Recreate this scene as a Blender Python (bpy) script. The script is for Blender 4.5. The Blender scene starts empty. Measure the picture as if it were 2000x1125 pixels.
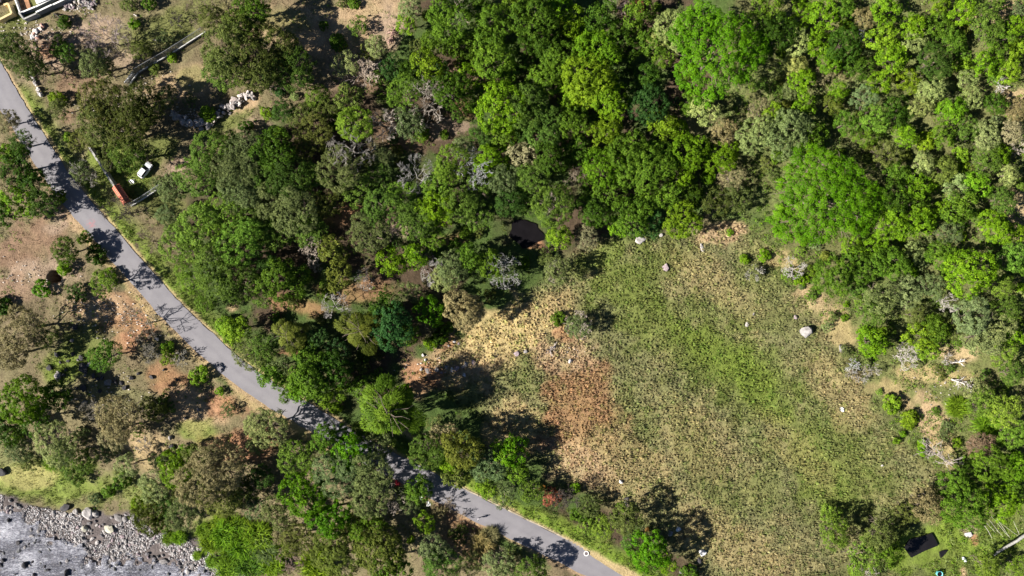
import bpy, bmesh, math, random
import numpy as np
from mathutils import Vector, Matrix

# ------------------------------------------------------------------ camera, sky, sun, exposure
scene = bpy.context.scene
COL = scene.collection
CAMH = 157.0            # drone height above the road (m)
PPM = 8.5               # photograph pixels per metre at road level
cam_d = bpy.data.cameras.new("camera"); cam = bpy.data.objects.new("camera", cam_d); COL.objects.link(cam)
cam.location = (0, 0, CAMH); cam.rotation_euler = (0, 0, 0)
cam_d.sensor_width = 36.0; cam_d.lens = 18.0 / ((1000 / PPM) / CAMH)
cam_d.clip_start = 1.0; cam_d.clip_end = 9000.0
scene.camera = cam

SUN_EL = math.radians(31.5)
SHADOW_AZ = math.radians(14.0)          # shadows fall to +x, a little to +y
w = bpy.data.worlds.new("World"); scene.world = w; w.use_nodes = True
wn = w.node_tree.nodes; wl = w.node_tree.links
sky = wn.new("ShaderNodeTexSky"); sky.sky_type = 'NISHITA'; sky.sun_disc = False
sky.sun_elevation = SUN_EL
sunvec = Vector((-math.cos(SHADOW_AZ) * math.cos(SUN_EL), -math.sin(SHADOW_AZ) * math.cos(SUN_EL), math.sin(SUN_EL)))
sky.sun_rotation = math.atan2(sunvec.x, sunvec.y)
sky.air_density = 0.5; sky.dust_density = 0.05; sky.altitude = 1800
bg = wn["Background"]; bg.inputs["Strength"].default_value = 0.05
wl.new(sky.outputs[0], bg.inputs[0])
sun_d = bpy.data.lights.new("sun", 'SUN'); sun_d.energy = 5.0; sun_d.angle = math.radians(0.55); sun_d.color = (1.0, 0.95, 0.87)
sun_o = bpy.data.objects.new("sun", sun_d); COL.objects.link(sun_o); sun_o.location = sunvec * 300
sun_o.rotation_euler = (-sunvec).to_track_quat('-Z', 'Y').to_euler()
vs = scene.view_settings
vs.view_transform = 'Standard'; vs.look = 'None'; vs.gamma = 1.0; vs.exposure = 1.4; vs.use_curve_mapping = False

rng = np.random.default_rng(11); random.seed(5)

# ------------------------------------------------------------------ noise and terrain
_tab = np.random.default_rng(3).random((256, 256))
def vnoise(x, y, s, ox=0.0, oy=0.0):
    x = np.asarray(x, float) / s + ox + 1000.0; y = np.asarray(y, float) / s + oy + 1000.0
    xi = np.floor(x).astype(int); yi = np.floor(y).astype(int); fx = x - xi; fy = y - yi
    fx = fx * fx * (3 - 2 * fx); fy = fy * fy * (3 - 2 * fy)
    a = _tab[xi & 255, yi & 255]; b = _tab[(xi + 1) & 255, yi & 255]
    c = _tab[xi & 255, (yi + 1) & 255]; d = _tab[(xi + 1) & 255, (yi + 1) & 255]
    return (a * (1 - fx) + b * fx) * (1 - fy) + (c * (1 - fx) + d * fx) * fy
def fbm(x, y, s, n=4, ox=0.0):
    t = 0; amp = 1; tot = 0
    for i in range(n):
        t = t + amp * vnoise(x, y, s / 2 ** i, ox + 17.3 * i, ox * 1.7 + 9.1 * i); tot += amp; amp *= 0.55
    return t / tot
def smooth(a, b, x):
    t = np.clip((np.asarray(x, float) - a) / (b - a), 0, 1); return t * t * (3 - 2 * t)

ROAD = [(-70, 40), (-20, 128), (16, 193), (51, 250), (83, 300), (130, 370), (196, 448), (280, 545), (336, 608), (389, 658),
        (452, 715), (525, 768), (600, 812), (678, 860), (745, 897), (812, 932), (912, 984), (1000, 1027), (1087, 1070), (1220, 1140), (1330, 1205)]
def spline(pts, n):
    out = []
    P = [np.array(p, float) for p in pts]; P = [2 * P[0] - P[1]] + P + [2 * P[-1] - P[-2]]
    for i in range(1, len(P) - 2):
        for k in range(n):
            t = k / n; p0, p1, p2, p3 = P[i - 1], P[i], P[i + 1], P[i + 2]
            out.append(0.5 * ((2 * p1) + (-p0 + p2) * t + (2 * p0 - 5 * p1 + 4 * p2 - p3) * t * t + (-p0 + 3 * p1 - 3 * p2 + p3) * t ** 3))
    out.append(P[-2]); return np.array(out)
road_px = spline(ROAD, 5)
road_w = np.stack([(road_px[:, 0] - 1000) / PPM, (562.5 - road_px[:, 1]) / PPM], 1)
ROAD_HALF = 2.8
def dist_poly(x, y, line):
    x = np.asarray(x, float); y = np.asarray(y, float); best = np.full(x.shape, 1e9)
    for i in range(len(line) - 1):
        ax, ay = line[i]; bx, by = line[i + 1]; dx, dy = bx - ax, by - ay
        t = np.clip(((x - ax) * dx + (y - ay) * dy) / (dx * dx + dy * dy), 0, 1)
        best = np.minimum(best, np.hypot(x - ax - t * dx, y - ay - t * dy))
    return best
PIT = ((107 - 1000) / PPM, (562.5 - 543) / PPM)
def T_base(x, y):
    px = x * PPM + 1000; py = 562.5 - y * PPM
    d = (px * 0.325 - (py - 965) * 0.946) / PPM              # metres inland from the river's edge
    z = -6.5 * (1 - smooth(-2, 32, d)) - 0.5 * smooth(0, 10, -d)
    e = ((px - 1490) * 0.73 - (py - 450) * 0.68) / PPM       # metres up the eastern slope
    z = z + 0.27 * (np.sqrt(e * e + 120.0) + e) / 2 * (1 - smooth(150, 600, e)) - 0.27 * 2.0 * smooth(-40, -20, -e) * 0
    return z
def T(x, y, fine=False):
    x = np.asarray(x, float); y = np.asarray(y, float)
    dr = dist_poly(x, y, road_w)
    keep = smooth(ROAD_HALF + 0.2, ROAD_HALF + 5, dr)
    z = T_base(x, y) + keep * (fbm(x, y, 18, 3) - 0.5) * 1.3
    return z

_LX = np.arange(-180, 180.1, 1.5); _LY = np.arange(-120, 120.1, 1.5); _LZ = T(*np.meshgrid(_LX, _LY)); _LZl = _LZ.tolist()
def gz(x, y):
    """terrain height, looked up in a coarse table"""
    fx = min(max((x + 180) / 1.5, 0), len(_LX) - 1.001); fy = min(max((y + 120) / 1.5, 0), len(_LY) - 1.001); i, j = int(fy), int(fx); fy -= i; fx -= j
    a, b = _LZl[i], _LZl[i + 1]
    return (a[j] * (1 - fx) + a[j + 1] * fx) * (1 - fy) + (b[j] * (1 - fx) + b[j + 1] * fx) * fy
def px2w(px, py, h=0.0):
    """point of the terrain (raised by h) that stands where the drone sees pixel (px,py)"""
    u = (px - 1000) / PPM / CAMH; v = (562.5 - py) / PPM / CAMH
    z = h
    for _ in range(12): z = gz(u * (CAMH - z), v * (CAMH - z)) + h
    return Vector((u * (CAMH - z), v * (CAMH - z), z - h))
def w2px(x, y, z):
    k = CAMH / (CAMH - z); return x * k * PPM + 1000, 562.5 - y * k * PPM

# ------------------------------------------------------------------ mesh helpers
def mesh_arrays(name, V, F, mat, attrs=None, smooth_shade=False):
    """V (n,3); F (m,k) index array or list of such arrays"""
    if not isinstance(F, (list, tuple)): F = [F]
    F = [np.asarray(f, np.int32) for f in F if len(f)]
    me = bpy.data.meshes.new(name)
    V = np.asarray(V, np.float32)
    me.vertices.add(len(V)); me.vertices.foreach_set("co", V.ravel())
    nl = sum(f.size for f in F); npoly = sum(len(f) for f in F)
    me.loops.add(nl); me.polygons.add(npoly)
    me.loops.foreach_set("vertex_index", np.concatenate([f.ravel() for f in F]))
    tot = np.concatenate([np.full(len(f), f.shape[1], np.int32) for f in F])
    start = np.concatenate([[0], np.cumsum(tot)[:-1]]).astype(np.int32)
    me.polygons.foreach_set("loop_start", start); me.polygons.foreach_set("loop_total", tot)
    if smooth_shade: me.polygons.foreach_set("use_smooth", np.ones(npoly, bool))
    for an, (kind, arr) in (attrs or {}).items():
        if kind == 'f':
            a = me.attributes.new(an, 'FLOAT', 'POINT'); a.data.foreach_set("value", np.asarray(arr, np.float32).ravel())
        else:
            arr = np.asarray(arr, np.float32)
            if arr.shape[1] == 3: arr = np.concatenate([arr, np.ones((len(arr), 1), np.float32)], 1)
            a = me.attributes.new(an, 'FLOAT_COLOR', 'POINT'); a.data.foreach_set("color", arr.ravel())
    me.update(); me.validate()
    if mat is not None: me.materials.append(mat)
    return me
def link(name, me, parent=None, loc=(0, 0, 0), rot=(0, 0, 0), scale=(1, 1, 1)):
    o = bpy.data.objects.new(name, me); COL.objects.link(o)
    o.location = loc; o.rotation_euler = rot; o.scale = scale
    if parent is not None: o.parent = parent
    return o
def tag(o, label=None, cat=None, group=None, kind=None):
    if label: o["label"] = label
    if cat: o["category"] = cat
    if group: o["group"] = group
    if kind: o["kind"] = kind
    return o

class MB:
    """collects polygons for one mesh"""
    def __init__(self): self.v = []; self.f = []
    def add(self, vs, fs):
        b = len(self.v); self.v += [tuple(p) for p in vs]; self.f += [tuple(i + b for i in f) for f in fs]; return self
    def box(self, c, s, rz=0.0):
        cx, cy, cz = c; sx, sy, sz = (q / 2 for q in s); co, si = math.cos(rz), math.sin(rz); vs = []
        for z in (-sz, sz):
            for x, y in ((-sx, -sy), (sx, -sy), (sx, sy), (-sx, sy)): vs.append((cx + x * co - y * si, cy + x * si + y * co, cz + z))
        return self.add(vs, [(3, 2, 1, 0), (4, 5, 6, 7), (0, 1, 5, 4), (1, 2, 6, 5), (2, 3, 7, 6), (3, 0, 4, 7)])
    def prism(self, poly, z0, z1):
        n = len(poly); vs = [(x, y, z0) for x, y in poly] + [(x, y, z1) for x, y in poly]
        a = sum(poly[i][0] * poly[(i + 1) % n][1] - poly[(i + 1) % n][0] * poly[i][1] for i in range(n))
        fs = [tuple(range(n, 2 * n)), tuple(reversed(range(n)))] + [(i, (i + 1) % n, (i + 1) % n + n, i + n) for i in range(n)]
        if a < 0: fs = [tuple(reversed(f)) for f in fs]
        return self.add(vs, fs)
    def tube(self, pts, rads, n=6, cap=True):
        pts = [Vector(p) for p in pts]; rings = []
        for i, p in enumerate(pts):
            d = (pts[min(i + 1, len(pts) - 1)] - pts[max(i - 1, 0)])
            d = d.normalized() if d.length > 1e-6 else Vector((0, 0, 1))
            a = d.cross(Vector((0, 0, 1)) if abs(d.z) < .9 else Vector((1, 0, 0))).normalized(); b = d.cross(a)
            rings.append([p + (a * math.cos(2 * math.pi * k / n) + b * math.sin(2 * math.pi * k / n)) * rads[i] for k in range(n)])
        vs = [q for r in rings for q in r]; fs = []
        for i in range(len(pts) - 1):
            for k in range(n): fs.append((i * n + k, i * n + (k + 1) % n, (i + 1) * n + (k + 1) % n, (i + 1) * n + k))
        if cap: fs.append(tuple(reversed(range(n)))); fs.append(tuple(range((len(pts) - 1) * n, len(pts) * n)))
        return self.add(vs, fs)
    def build(self, name, mat, parent=None, smooth_shade=False, loc=(0, 0, 0), rot=(0, 0, 0)):
        me = bpy.data.meshes.new(name); me.from_pydata(self.v, [], self.f); me.materials.append(mat); me.update()
        if smooth_shade:
            for p in me.polygons: p.use_smooth = True
        return link(name, me, parent, loc, rot)

# ------------------------------------------------------------------ materials
def newmat(name):
    m = bpy.data.materials.new(name); m.use_nodes = True; nt = m.node_tree
    return m, nt.nodes, nt.links, nt.nodes["Principled BSDF"]
def plain(name, col, rough=0.7, var=0.25, scale=3.0, metal=0.0, bump=0.0, spec=0.4):
    m, N, L, P = newmat(name)
    tc = N.new("ShaderNodeTexCoord"); nz = N.new("ShaderNodeTexNoise"); nz.inputs["Scale"].default_value = scale; nz.inputs["Detail"].default_value = 5
    L.new(tc.outputs["Object"], nz.inputs["Vector"])
    mp = N.new("ShaderNodeMapRange"); mp.inputs["To Min"].default_value = 1 - var; mp.inputs["To Max"].default_value = 1 + var
    mp.inputs["From Min"].default_value = 0.3; mp.inputs["From Max"].default_value = 0.7
    L.new(nz.outputs["Fac"], mp.inputs["Value"])
    mx = N.new("ShaderNodeMix"); mx.data_type = 'RGBA'; mx.blend_type = 'MULTIPLY'; mx.inputs["Factor"].default_value = 1
    mx.inputs["A"].default_value = (*col, 1); L.new(mp.outputs["Result"], mx.inputs["B"])
    L.new(mx.outputs["Result"], P.inputs["Base Color"])
    P.inputs["Roughness"].default_value = rough; P.inputs["Metallic"].default_value = metal; P.inputs["Specular IOR Level"].default_value = spec
    if bump:
        b = N.new("ShaderNodeBump"); b.inputs["Strength"].default_value = bump; b.inputs["Distance"].default_value = 0.1
        L.new(nz.outputs["Fac"], b.inputs["Height"]); L.new(b.outputs["Normal"], P.inputs["Normal"])
    return m

def foliage_mat(name, transl=0.30, spec=0.05):
    m, N, L, P = newmat(name)
    oi = N.new("ShaderNodeObjectInfo"); at = N.new("ShaderNodeAttribute"); at.attribute_name = "var"
    mp = N.new("ShaderNodeMapRange"); mp.inputs["To Min"].default_value = 0.45; mp.inputs["To Max"].default_value = 1.6
    L.new(at.outputs["Fac"], mp.inputs["Value"])
    mx = N.new("ShaderNodeMix"); mx.data_type = 'RGBA'; mx.blend_type = 'MULTIPLY'; mx.inputs["Factor"].default_value = 1
    L.new(oi.outputs["Color"], mx.inputs["A"]); L.new(mp.outputs["Result"], mx.inputs["B"])
    hs = N.new("ShaderNodeHueSaturation")
    hm = N.new("ShaderNodeMapRange"); hm.inputs["To Min"].default_value = 0.515; hm.inputs["To Max"].default_value = 0.485
    L.new(at.outputs["Fac"], hm.inputs["Value"]); L.new(hm.outputs["Result"], hs.inputs["Hue"]); L.new(mx.outputs["Result"], hs.inputs["Color"])
    L.new(hs.outputs["Color"], P.inputs["Base Color"])
    P.inputs["Roughness"].default_value = 0.5; P.inputs["Specular IOR Level"].default_value = spec
    if transl:
        tr = N.new("ShaderNodeBsdfTranslucent"); L.new(hs.outputs["Color"], tr.inputs["Color"])
        ms = N.new("ShaderNodeMixShader"); ms.inputs["Fac"].default_value = transl
        out = N["Material Output"]; L.new(P.outputs[0], ms.inputs[1]); L.new(tr.outputs[0], ms.inputs[2]); L.new(ms.outputs[0], out.inputs["Surface"])
    return m
def objcol_mat(name, rough=0.85, scale=4.0, var=0.35, bump=0.4):
    m, N, L, P = newmat(name)
    oi = N.new("ShaderNodeObjectInfo"); tc = N.new("ShaderNodeTexCoord"); nz = N.new("ShaderNodeTexNoise")
    nz.inputs["Scale"].default_value = scale; nz.inputs["Detail"].default_value = 6; L.new(tc.outputs["Object"], nz.inputs["Vector"])
    mp = N.new("ShaderNodeMapRange"); mp.inputs["From Min"].default_value = 0.3; mp.inputs["From Max"].default_value = 0.7
    mp.inputs["To Min"].default_value = 1 - var; mp.inputs["To Max"].default_value = 1 + var; L.new(nz.outputs["Fac"], mp.inputs["Value"])
    mx = N.new("ShaderNodeMix"); mx.data_type = 'RGBA'; mx.blend_type = 'MULTIPLY'; mx.inputs["Factor"].default_value = 1
    L.new(oi.outputs["Color"], mx.inputs["A"]); L.new(mp.outputs["Result"], mx.inputs["B"]); L.new(mx.outputs["Result"], P.inputs["Base Color"])
    P.inputs["Roughness"].default_value = rough; P.inputs["Specular IOR Level"].default_value = 0.3
    if bump:
        b = N.new("ShaderNodeBump"); b.inputs["Strength"].default_value = bump; b.inputs["Distance"].default_value = 0.15
        L.new(nz.outputs["Fac"], b.inputs["Height"]); L.new(b.outputs["Normal"], P.inputs["Normal"])
    return m
def attrcol_mat(name, rough=0.9, transl=0.0, fine=0.0, scale=6.0, bump=0.0):
    m, N, L, P = newmat(name)
    at = N.new("ShaderNodeAttribute"); at.attribute_name = "tone"
    src = at.outputs["Color"]
    if fine:
        tc = N.new("ShaderNodeTexCoord"); nz = N.new("ShaderNodeTexNoise"); nz.inputs["Scale"].default_value = scale; nz.inputs["Detail"].default_value = 6
        nz.inputs["Roughness"].default_value = 0.7
        L.new(tc.outputs["Object"], nz.inputs["Vector"])
        mp = N.new("ShaderNodeMapRange"); mp.inputs["From Min"].default_value = 0.3; mp.inputs["From Max"].default_value = 0.7
        mp.inputs["To Min"].default_value = 1 - fine; mp.inputs["To Max"].default_value = 1 + fine; L.new(nz.outputs["Fac"], mp.inputs["Value"])
        mx = N.new("ShaderNodeMix"); mx.data_type = 'RGBA'; mx.blend_type = 'MULTIPLY'; mx.inputs["Factor"].default_value = 1
        L.new(src, mx.inputs["A"]); L.new(mp.outputs["Result"], mx.inputs["B"]); src = mx.outputs["Result"]
        if bump:
            b = N.new("ShaderNodeBump"); b.inputs["Strength"].default_value = bump; b.inputs["Distance"].default_value = 0.25
            L.new(nz.outputs["Fac"], b.inputs["Height"]); L.new(b.outputs["Normal"], P.inputs["Normal"])
    L.new(src, P.inputs["Base Color"]); P.inputs["Roughness"].default_value = rough; P.inputs["Specular IOR Level"].default_value = 0.2
    if transl:
        tr = N.new("ShaderNodeBsdfTranslucent"); L.new(src, tr.inputs["Color"]); ms = N.new("ShaderNodeMixShader"); ms.inputs["Fac"].default_value = transl
        L.new(P.outputs[0], ms.inputs[1]); L.new(tr.outputs[0], ms.inputs[2]); L.new(ms.outputs[0], N["Material Output"].inputs["Surface"])
    return m

M_LEAF = foliage_mat("leaf"); M_DRYLEAF = foliage_mat("dry_leaf", 0.15, 0.1)
M_BARK = plain("bark", (0.13, 0.10, 0.075), 0.9, 0.4, 3.0, bump=0.5)
M_PALEBARK = objcol_mat("pale_bark", 0.9, 3.0, 0.3, 0.0)
M_ROCK = objcol_mat("rock", 0.9, 1.6, 0.4, 0.6)
M_GROUND = attrcol_mat("ground_soil", 0.95, 0, 0.35, 2.5, 0.8)
M_GRASS = attrcol_mat("grass_blade", 0.8, 0.25)
M_WHITE = plain("white_paint", (0.72, 0.71, 0.68), 0.6, 0.12, 1.5)
M_CONC = plain("concrete", (0.33, 0.32, 0.30), 0.9, 0.3, 1.2, bump=0.3)
M_DKWALL = plain("grey_render", (0.22, 0.24, 0.26), 0.9, 0.25, 0.8)
M_CREAM = plain("cream_render", (0.66, 0.50, 0.25), 0.85, 0.15, 1.0)
M_STEEL = plain("galvanised_steel", (0.35, 0.36, 0.37), 0.45, 0.2, 3.0, metal=0.6)
M_TILE = plain("clay_tile", (0.50, 0.15, 0.09), 0.8, 0.3, 2.5, bump=0.3)
M_ROOFDK = plain("dark_roof_sheet", (0.10, 0.10, 0.13), 0.6, 0.2, 0.7)

# ------------------------------------------------------------------ ground: colour regions (what grows or lies there)
C = dict(red=(0.34, 0.175, 0.095), tan=(0.40, 0.28, 0.165), dry=(0.35, 0.265, 0.13), olive=(0.17, 0.166, 0.072), bank=(.17, .135, .075), grass=(0.122, 0.150, 0.032),
         lush=(0.145, 0.205, 0.026), litter=(0.075, 0.052, 0.032), gravel=(0.12, 0.10, 0.095), dust=(0.31, 0.225, 0.16), rust=(0.30, 0.165, 0.085),
         scrub=(0.125, 0.135, 0.045), dgreen=(0.055, 0.085, 0.02), brown=(0.21, 0.135, 0.085), straw=(0.47, 0.37, 0.17), pit_shade=(0.06, 0.045, 0.035))
MEADOW = [(815, 730), (860, 690), (930, 640), (1000, 600), (1060, 545), (1110, 500), (1200, 468), (1290, 465), (1420, 425), (1490, 480), (1560, 590),
          (1640, 690), (1740, 850), (1850, 940), (1790, 1020), (1640, 1100), (1520, 1160), (1420, 1160), (1330, 1075), (1240, 1010), (1120, 950), (1060, 910), (990, 850), (900, 790)]
GRAVEL = [(-200, 900), (0, 966), (60, 990), (130, 1003), (190, 1003), (260, 1005), (300, 1040), (340, 1045), (390, 1065), (450, 1100), (500, 1135), (560, 1180), (400, 1400), (-400, 1400)]
RIVER = [(-420, 830), (-120, 945), (0, 984), (40, 1003), (75, 1030), (110, 1048), (150, 1062), (175, 1080), (230, 1086), (262, 1078), (300, 1082), (345, 1100), (400, 1105), (440, 1125), (480, 1160), (520, 1420), (-420, 1420)]
def in_poly_dist(px, py, poly):
    """signed distance in px, negative inside"""
    px = np.asarray(px, float); py = np.asarray(py, float)
    d = dist_poly(px, py, poly + [poly[0]]); inside = np.zeros(px.shape, bool); n = len(poly)
    for i in range(n):
        x0, y0 = poly[i]; x1, y1 = poly[(i + 1) % n]
        if y0 == y1: continue
        c = ((y0 > py) != (y1 > py)) & (px < (x1 - x0) * (py - y0) / (y1 - y0) + x0); inside ^= c
    return np.where(inside, -d, d)
LAYERS = [
    # polygons: ('P', points, feather px, tone, strength)
    ('P', [(-300, 100), (0, 230), (130, 400), (260, 560), (420, 720), (560, 830), (820, 990), (1000, 1070), (1140, 1140), (900, 1300), (-300, 1300)], 20, 'bank', .9),
    ('P', [(-300, -200), (800, -200), (770, 110), (640, 160), (560, 230), (470, 260), (360, 380), (330, 560), (250, 480), (60, 210), (-300, 0)], 20, 'bank', .9),
    ('P', [(1420, 380), (1500, 440), (1640, 560), (1760, 590), (1900, 640), (2200, 640), (2200, 1300), (1500, 1300), (1700, 1000), (1500, 560)], 30, 'scrub', .85),
    ('P', [(1480, -200), (2300, -200), (2300, 660), (1700, 600), (1480, 420), (1400, 250)], 40, 'scrub', .75),
    ('P', MEADOW, 14, 'olive', 1),
    # ellipses: ('E', cx, cy, rx, ry, degrees, tone, strength)
    ('E', 960, 680, 150, 70, -30, 'dry', .95), ('E', 900, 720, 100, 55, -10, 'tan', .5), ('E', 1000, 640, 120, 50, -30, 'straw', .8), ('E', 1010, 830, 70, 60, 0, 'dry', .8),
    ('E', 835, 735, 45, 32, 0, 'red', .8), ('E', 880, 670, 30, 14, -40, 'red', .6), ('E', 1130, 810, 90, 100, 20, 'rust', .8), ('E', 1200, 900, 110, 70, 30, 'dry', .6), ('E', 1130, 905, 80, 40, 25, 'tan', .6),
    ('E', 1095, 690, 60, 35, 0, 'tan', .7), ('E', 1095, 655, 22, 16, 0, 'red', .7), ('E', 1085, 590, 60, 28, -25, 'dry', .7),
    ('E', 1230, 540, 110, 55, -20, 'grass', .85), ('E', 1180, 500, 60, 25, -30, 'lush', .5), ('E', 1300, 640, 190, 70, 35, 'grass', .75), ('E', 1440, 720, 180, 80, 40, 'grass', .8),
    ('E', 1400, 690, 140, 35, 38, 'lush', .45), ('E', 1620, 900, 170, 90, 45, 'grass', .75), ('E', 1480, 760, 120, 30, 55, 'lush', .35), ('E', 1370, 900, 160, 35, 62, 'grass', .45), ('E', 1600, 930, 110, 40, 55, 'lush', .35),
    ('E', 1400, 560, 110, 40, 30, 'dry', .35), ('E', 1640, 760, 90, 45, 55, 'dry', .5), ('E', 1350, 850, 130, 60, 30, 'dry', .3), ('E', 1430, 1060, 120, 45, 30, 'dry', .5), ('E', 1540, 870, 90, 40, 40, 'dry', .3),
    ('E', 1430, 450, 60, 22, -10, 'tan', .8), ('E', 1520, 510, 60, 25, 40, 'dry', .7), ('E', 1590, 590, 60, 30, 40, 'tan', .7), ('E', 1640, 640, 50, 30, 45, 'dry', .7),
    ('E', 1800, 730, 110, 24, 5, 'dry', .8), ('E', 1820, 820, 70, 40, 50, 'tan', .9), ('E', 1740, 760, 60, 30, 30, 'dry', .7), ('E', 1850, 870, 50, 40, 40, 'dry', .8), ('E', 1870, 690, 50, 20, 0, 'tan', .8),
    ('E', 1400, 250, 70, 40, 20, 'olive', .8), ('E', 1430, 270, 26, 14, 0, 'dust', .6), ('E', 1960, 30, 60, 25, 0, 'tan', .7), ('E', 1990, 190, 30, 16, 0, 'tan', .7), ('E', 1990, 420, 25, 50, 0, 'tan', .6),
    ('E', 1880, 1070, 160, 60, 0, 'lush', .9), ('E', 1860, 1100, 60, 30, 30, 'grass', .7), ('E', 1895, 1037, 20, 17, 0, 'dust', 1), ('E', 1905, 1055, 11, 16, -20, 'red', .9), ('E', 1883, 1118, 8, 14, 0, 'tan', .9), ('E', 1960, 960, 60, 40, 0, 'lush', .6),
    # below the road
    ('E', 50, 480, 80, 42, -32, 'brown', 1), ('E', 120, 430, 40, 16, -40, 'dust', .9), ('E', 75, 540, 90, 30, -10, 'dust', .8), ('E', 30, 560, 40, 25, 0, 'brown', .7), ('E', 150, 440, 30, 12, 60, 'tan', .8),
    ('E', 245, 620, 75, 45, 20, 'red', .75), ('E', 190, 600, 60, 30, 0, 'tan', .7), ('E', 240, 670, 30, 25, 0, 'red', .7), ('E', 330, 745, 55, 30, 20, 'rust', .9), ('E', 390, 800, 70, 40, 20, 'tan', .8), ('E', 440, 790, 45, 25, 20, 'red', .8),
    ('E', 460, 870, 50, 32, 10, 'red', .9), ('E', 520, 860, 40, 30, 0, 'rust', .8), ('E', 260, 860, 50, 25, 10, 'tan', .6), ('E', 300, 890, 50, 30, 10, 'dry', .5), ('E', 150, 690, 70, 50, -30, 'grass', .8), ('E', 130, 720, 50, 35, -20, 'lush', .6),
    ('E', 390, 840, 50, 18, 0, 'lush', .6), ('E', 220, 770, 90, 25, 10, 'olive', .7), ('E', 90, 940, 150, 50, 12, 'lush', .75), ('E', 60, 930, 60, 25, 0, 'straw', .4), ('E', 20, 880, 60, 30, 0, 'olive', .8), ('E', 260, 960, 80, 35, 20, 'lush', .5), ('E', 460, 1060, 90, 50, 25, 'lush', .7),
    ('E', 930, 1060, 70, 40, 30, 'rust', .5), ('E', 900, 1010, 40, 18, 30, 'rust', .6), ('E', 590, 790, 14, 8, 0, 'tan', .8),
    # north of the road
    ('E', 100, 95, 60, 45, 20, 'dust', .9), ('E', 95, 100, 22, 16, 0, 'red', .6), ('E', 185, 60, 70, 45, 0, 'dust', .8), ('E', 150, 165, 50, 30, -10, 'brown', .8), ('E', 130, 225, 18, 16, 0, 'brown', .9), ('E', 50, 165, 30, 30, 0, 'dust', .7),
    ('E', 310, 60, 110, 45, -20, 'grass', .65), ('E', 250, 115, 40, 22, 0, 'dust', .7), ('E', 340, 165, 60, 30, -20, 'tan', .75), ('E', 370, 150, 30, 20, 0, 'grass', .5), ('E', 235, 330, 80, 45, 30, 'lush', .75), ('E', 300, 300, 50, 25, -30, 'grass', .8), ('E', 345, 325, 35, 14, -35, 'dust', .9), ('E', 310, 395, 60, 30, 20, 'grass', .7),
    ('E', 480, 205, 40, 14, -30, 'tan', .9), ('E', 440, 245, 60, 16, -30, 'grass', .7), ('E', 620, 55, 130, 45, 5, 'tan', .65), ('E', 560, 40, 50, 25, 0, 'grass', .5), ('E', 700, 20, 90, 30, 0, 'tan', .7), ('E', 760, 65, 30, 45, 0, 'dust', .8), ('E', 700, 130, 60, 25, -15, 'dust', .7), ('E', 720, 160, 50, 18, 0, 'brown', .7),
    ('E', 10, 50, 80, 25, -20, 'grass', .6), ('E', 70, 15, 60, 20, -20, 'grass', .6),
    # gaps in the wood
    ('E', 660, 420, 40, 20, -20, 'rust', .7), ('E', 690, 410, 20, 14, 0, 'red', .6), ('E', 590, 600, 60, 22, 10, 'rust', .7), ('E', 700, 570, 80, 25, 0, 'rust', .6), ('E', 780, 450, 30, 20, 0, 'dust', .7), ('E', 880, 470, 50, 20, -10, 'rust', .6), ('E', 940, 455, 50, 25, -10, 'dgreen', .8),
    ('E', 770, 260, 60, 25, 20, 'brown', .6), ('E', 880, 250, 40, 15, -10, 'dust', .6), ('E', 760, 330, 60, 30, 0, 'dgreen', .8), ('E', 575, 690, 25, 8, 0, 'red', .7), ('E', 450, 600, 14, 10, 0, 'tan', .9), ('E', 510, 250, 40, 25, 0, 'dust', .5), ('E', 910, 150, 30, 30, 0, 'brown', .5), ('E', 910, 215, 25, 20, 0, 'rust', .5),
    ('E', 1040, 475, 22, 12, 0, 'red', .8), ('E', 800, 850, 40, 14, 35, 'tan', .7),
]
VERGE_R = [(40, 190), (110, 300), (165, 365), (240, 450), (335, 560), (400, 625), (470, 690), (540, 740)]
VERGE_R2 = [(700, 845), (800, 893), (900, 945), (1000, 992), (1100, 1042), (1240, 1115), (1300, 1150)]
VERGE_L = [(165, 455), (215, 515), (250, 555), (300, 615), (360, 672), (420, 725), (480, 775), (560, 825), (640, 875)]
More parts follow.
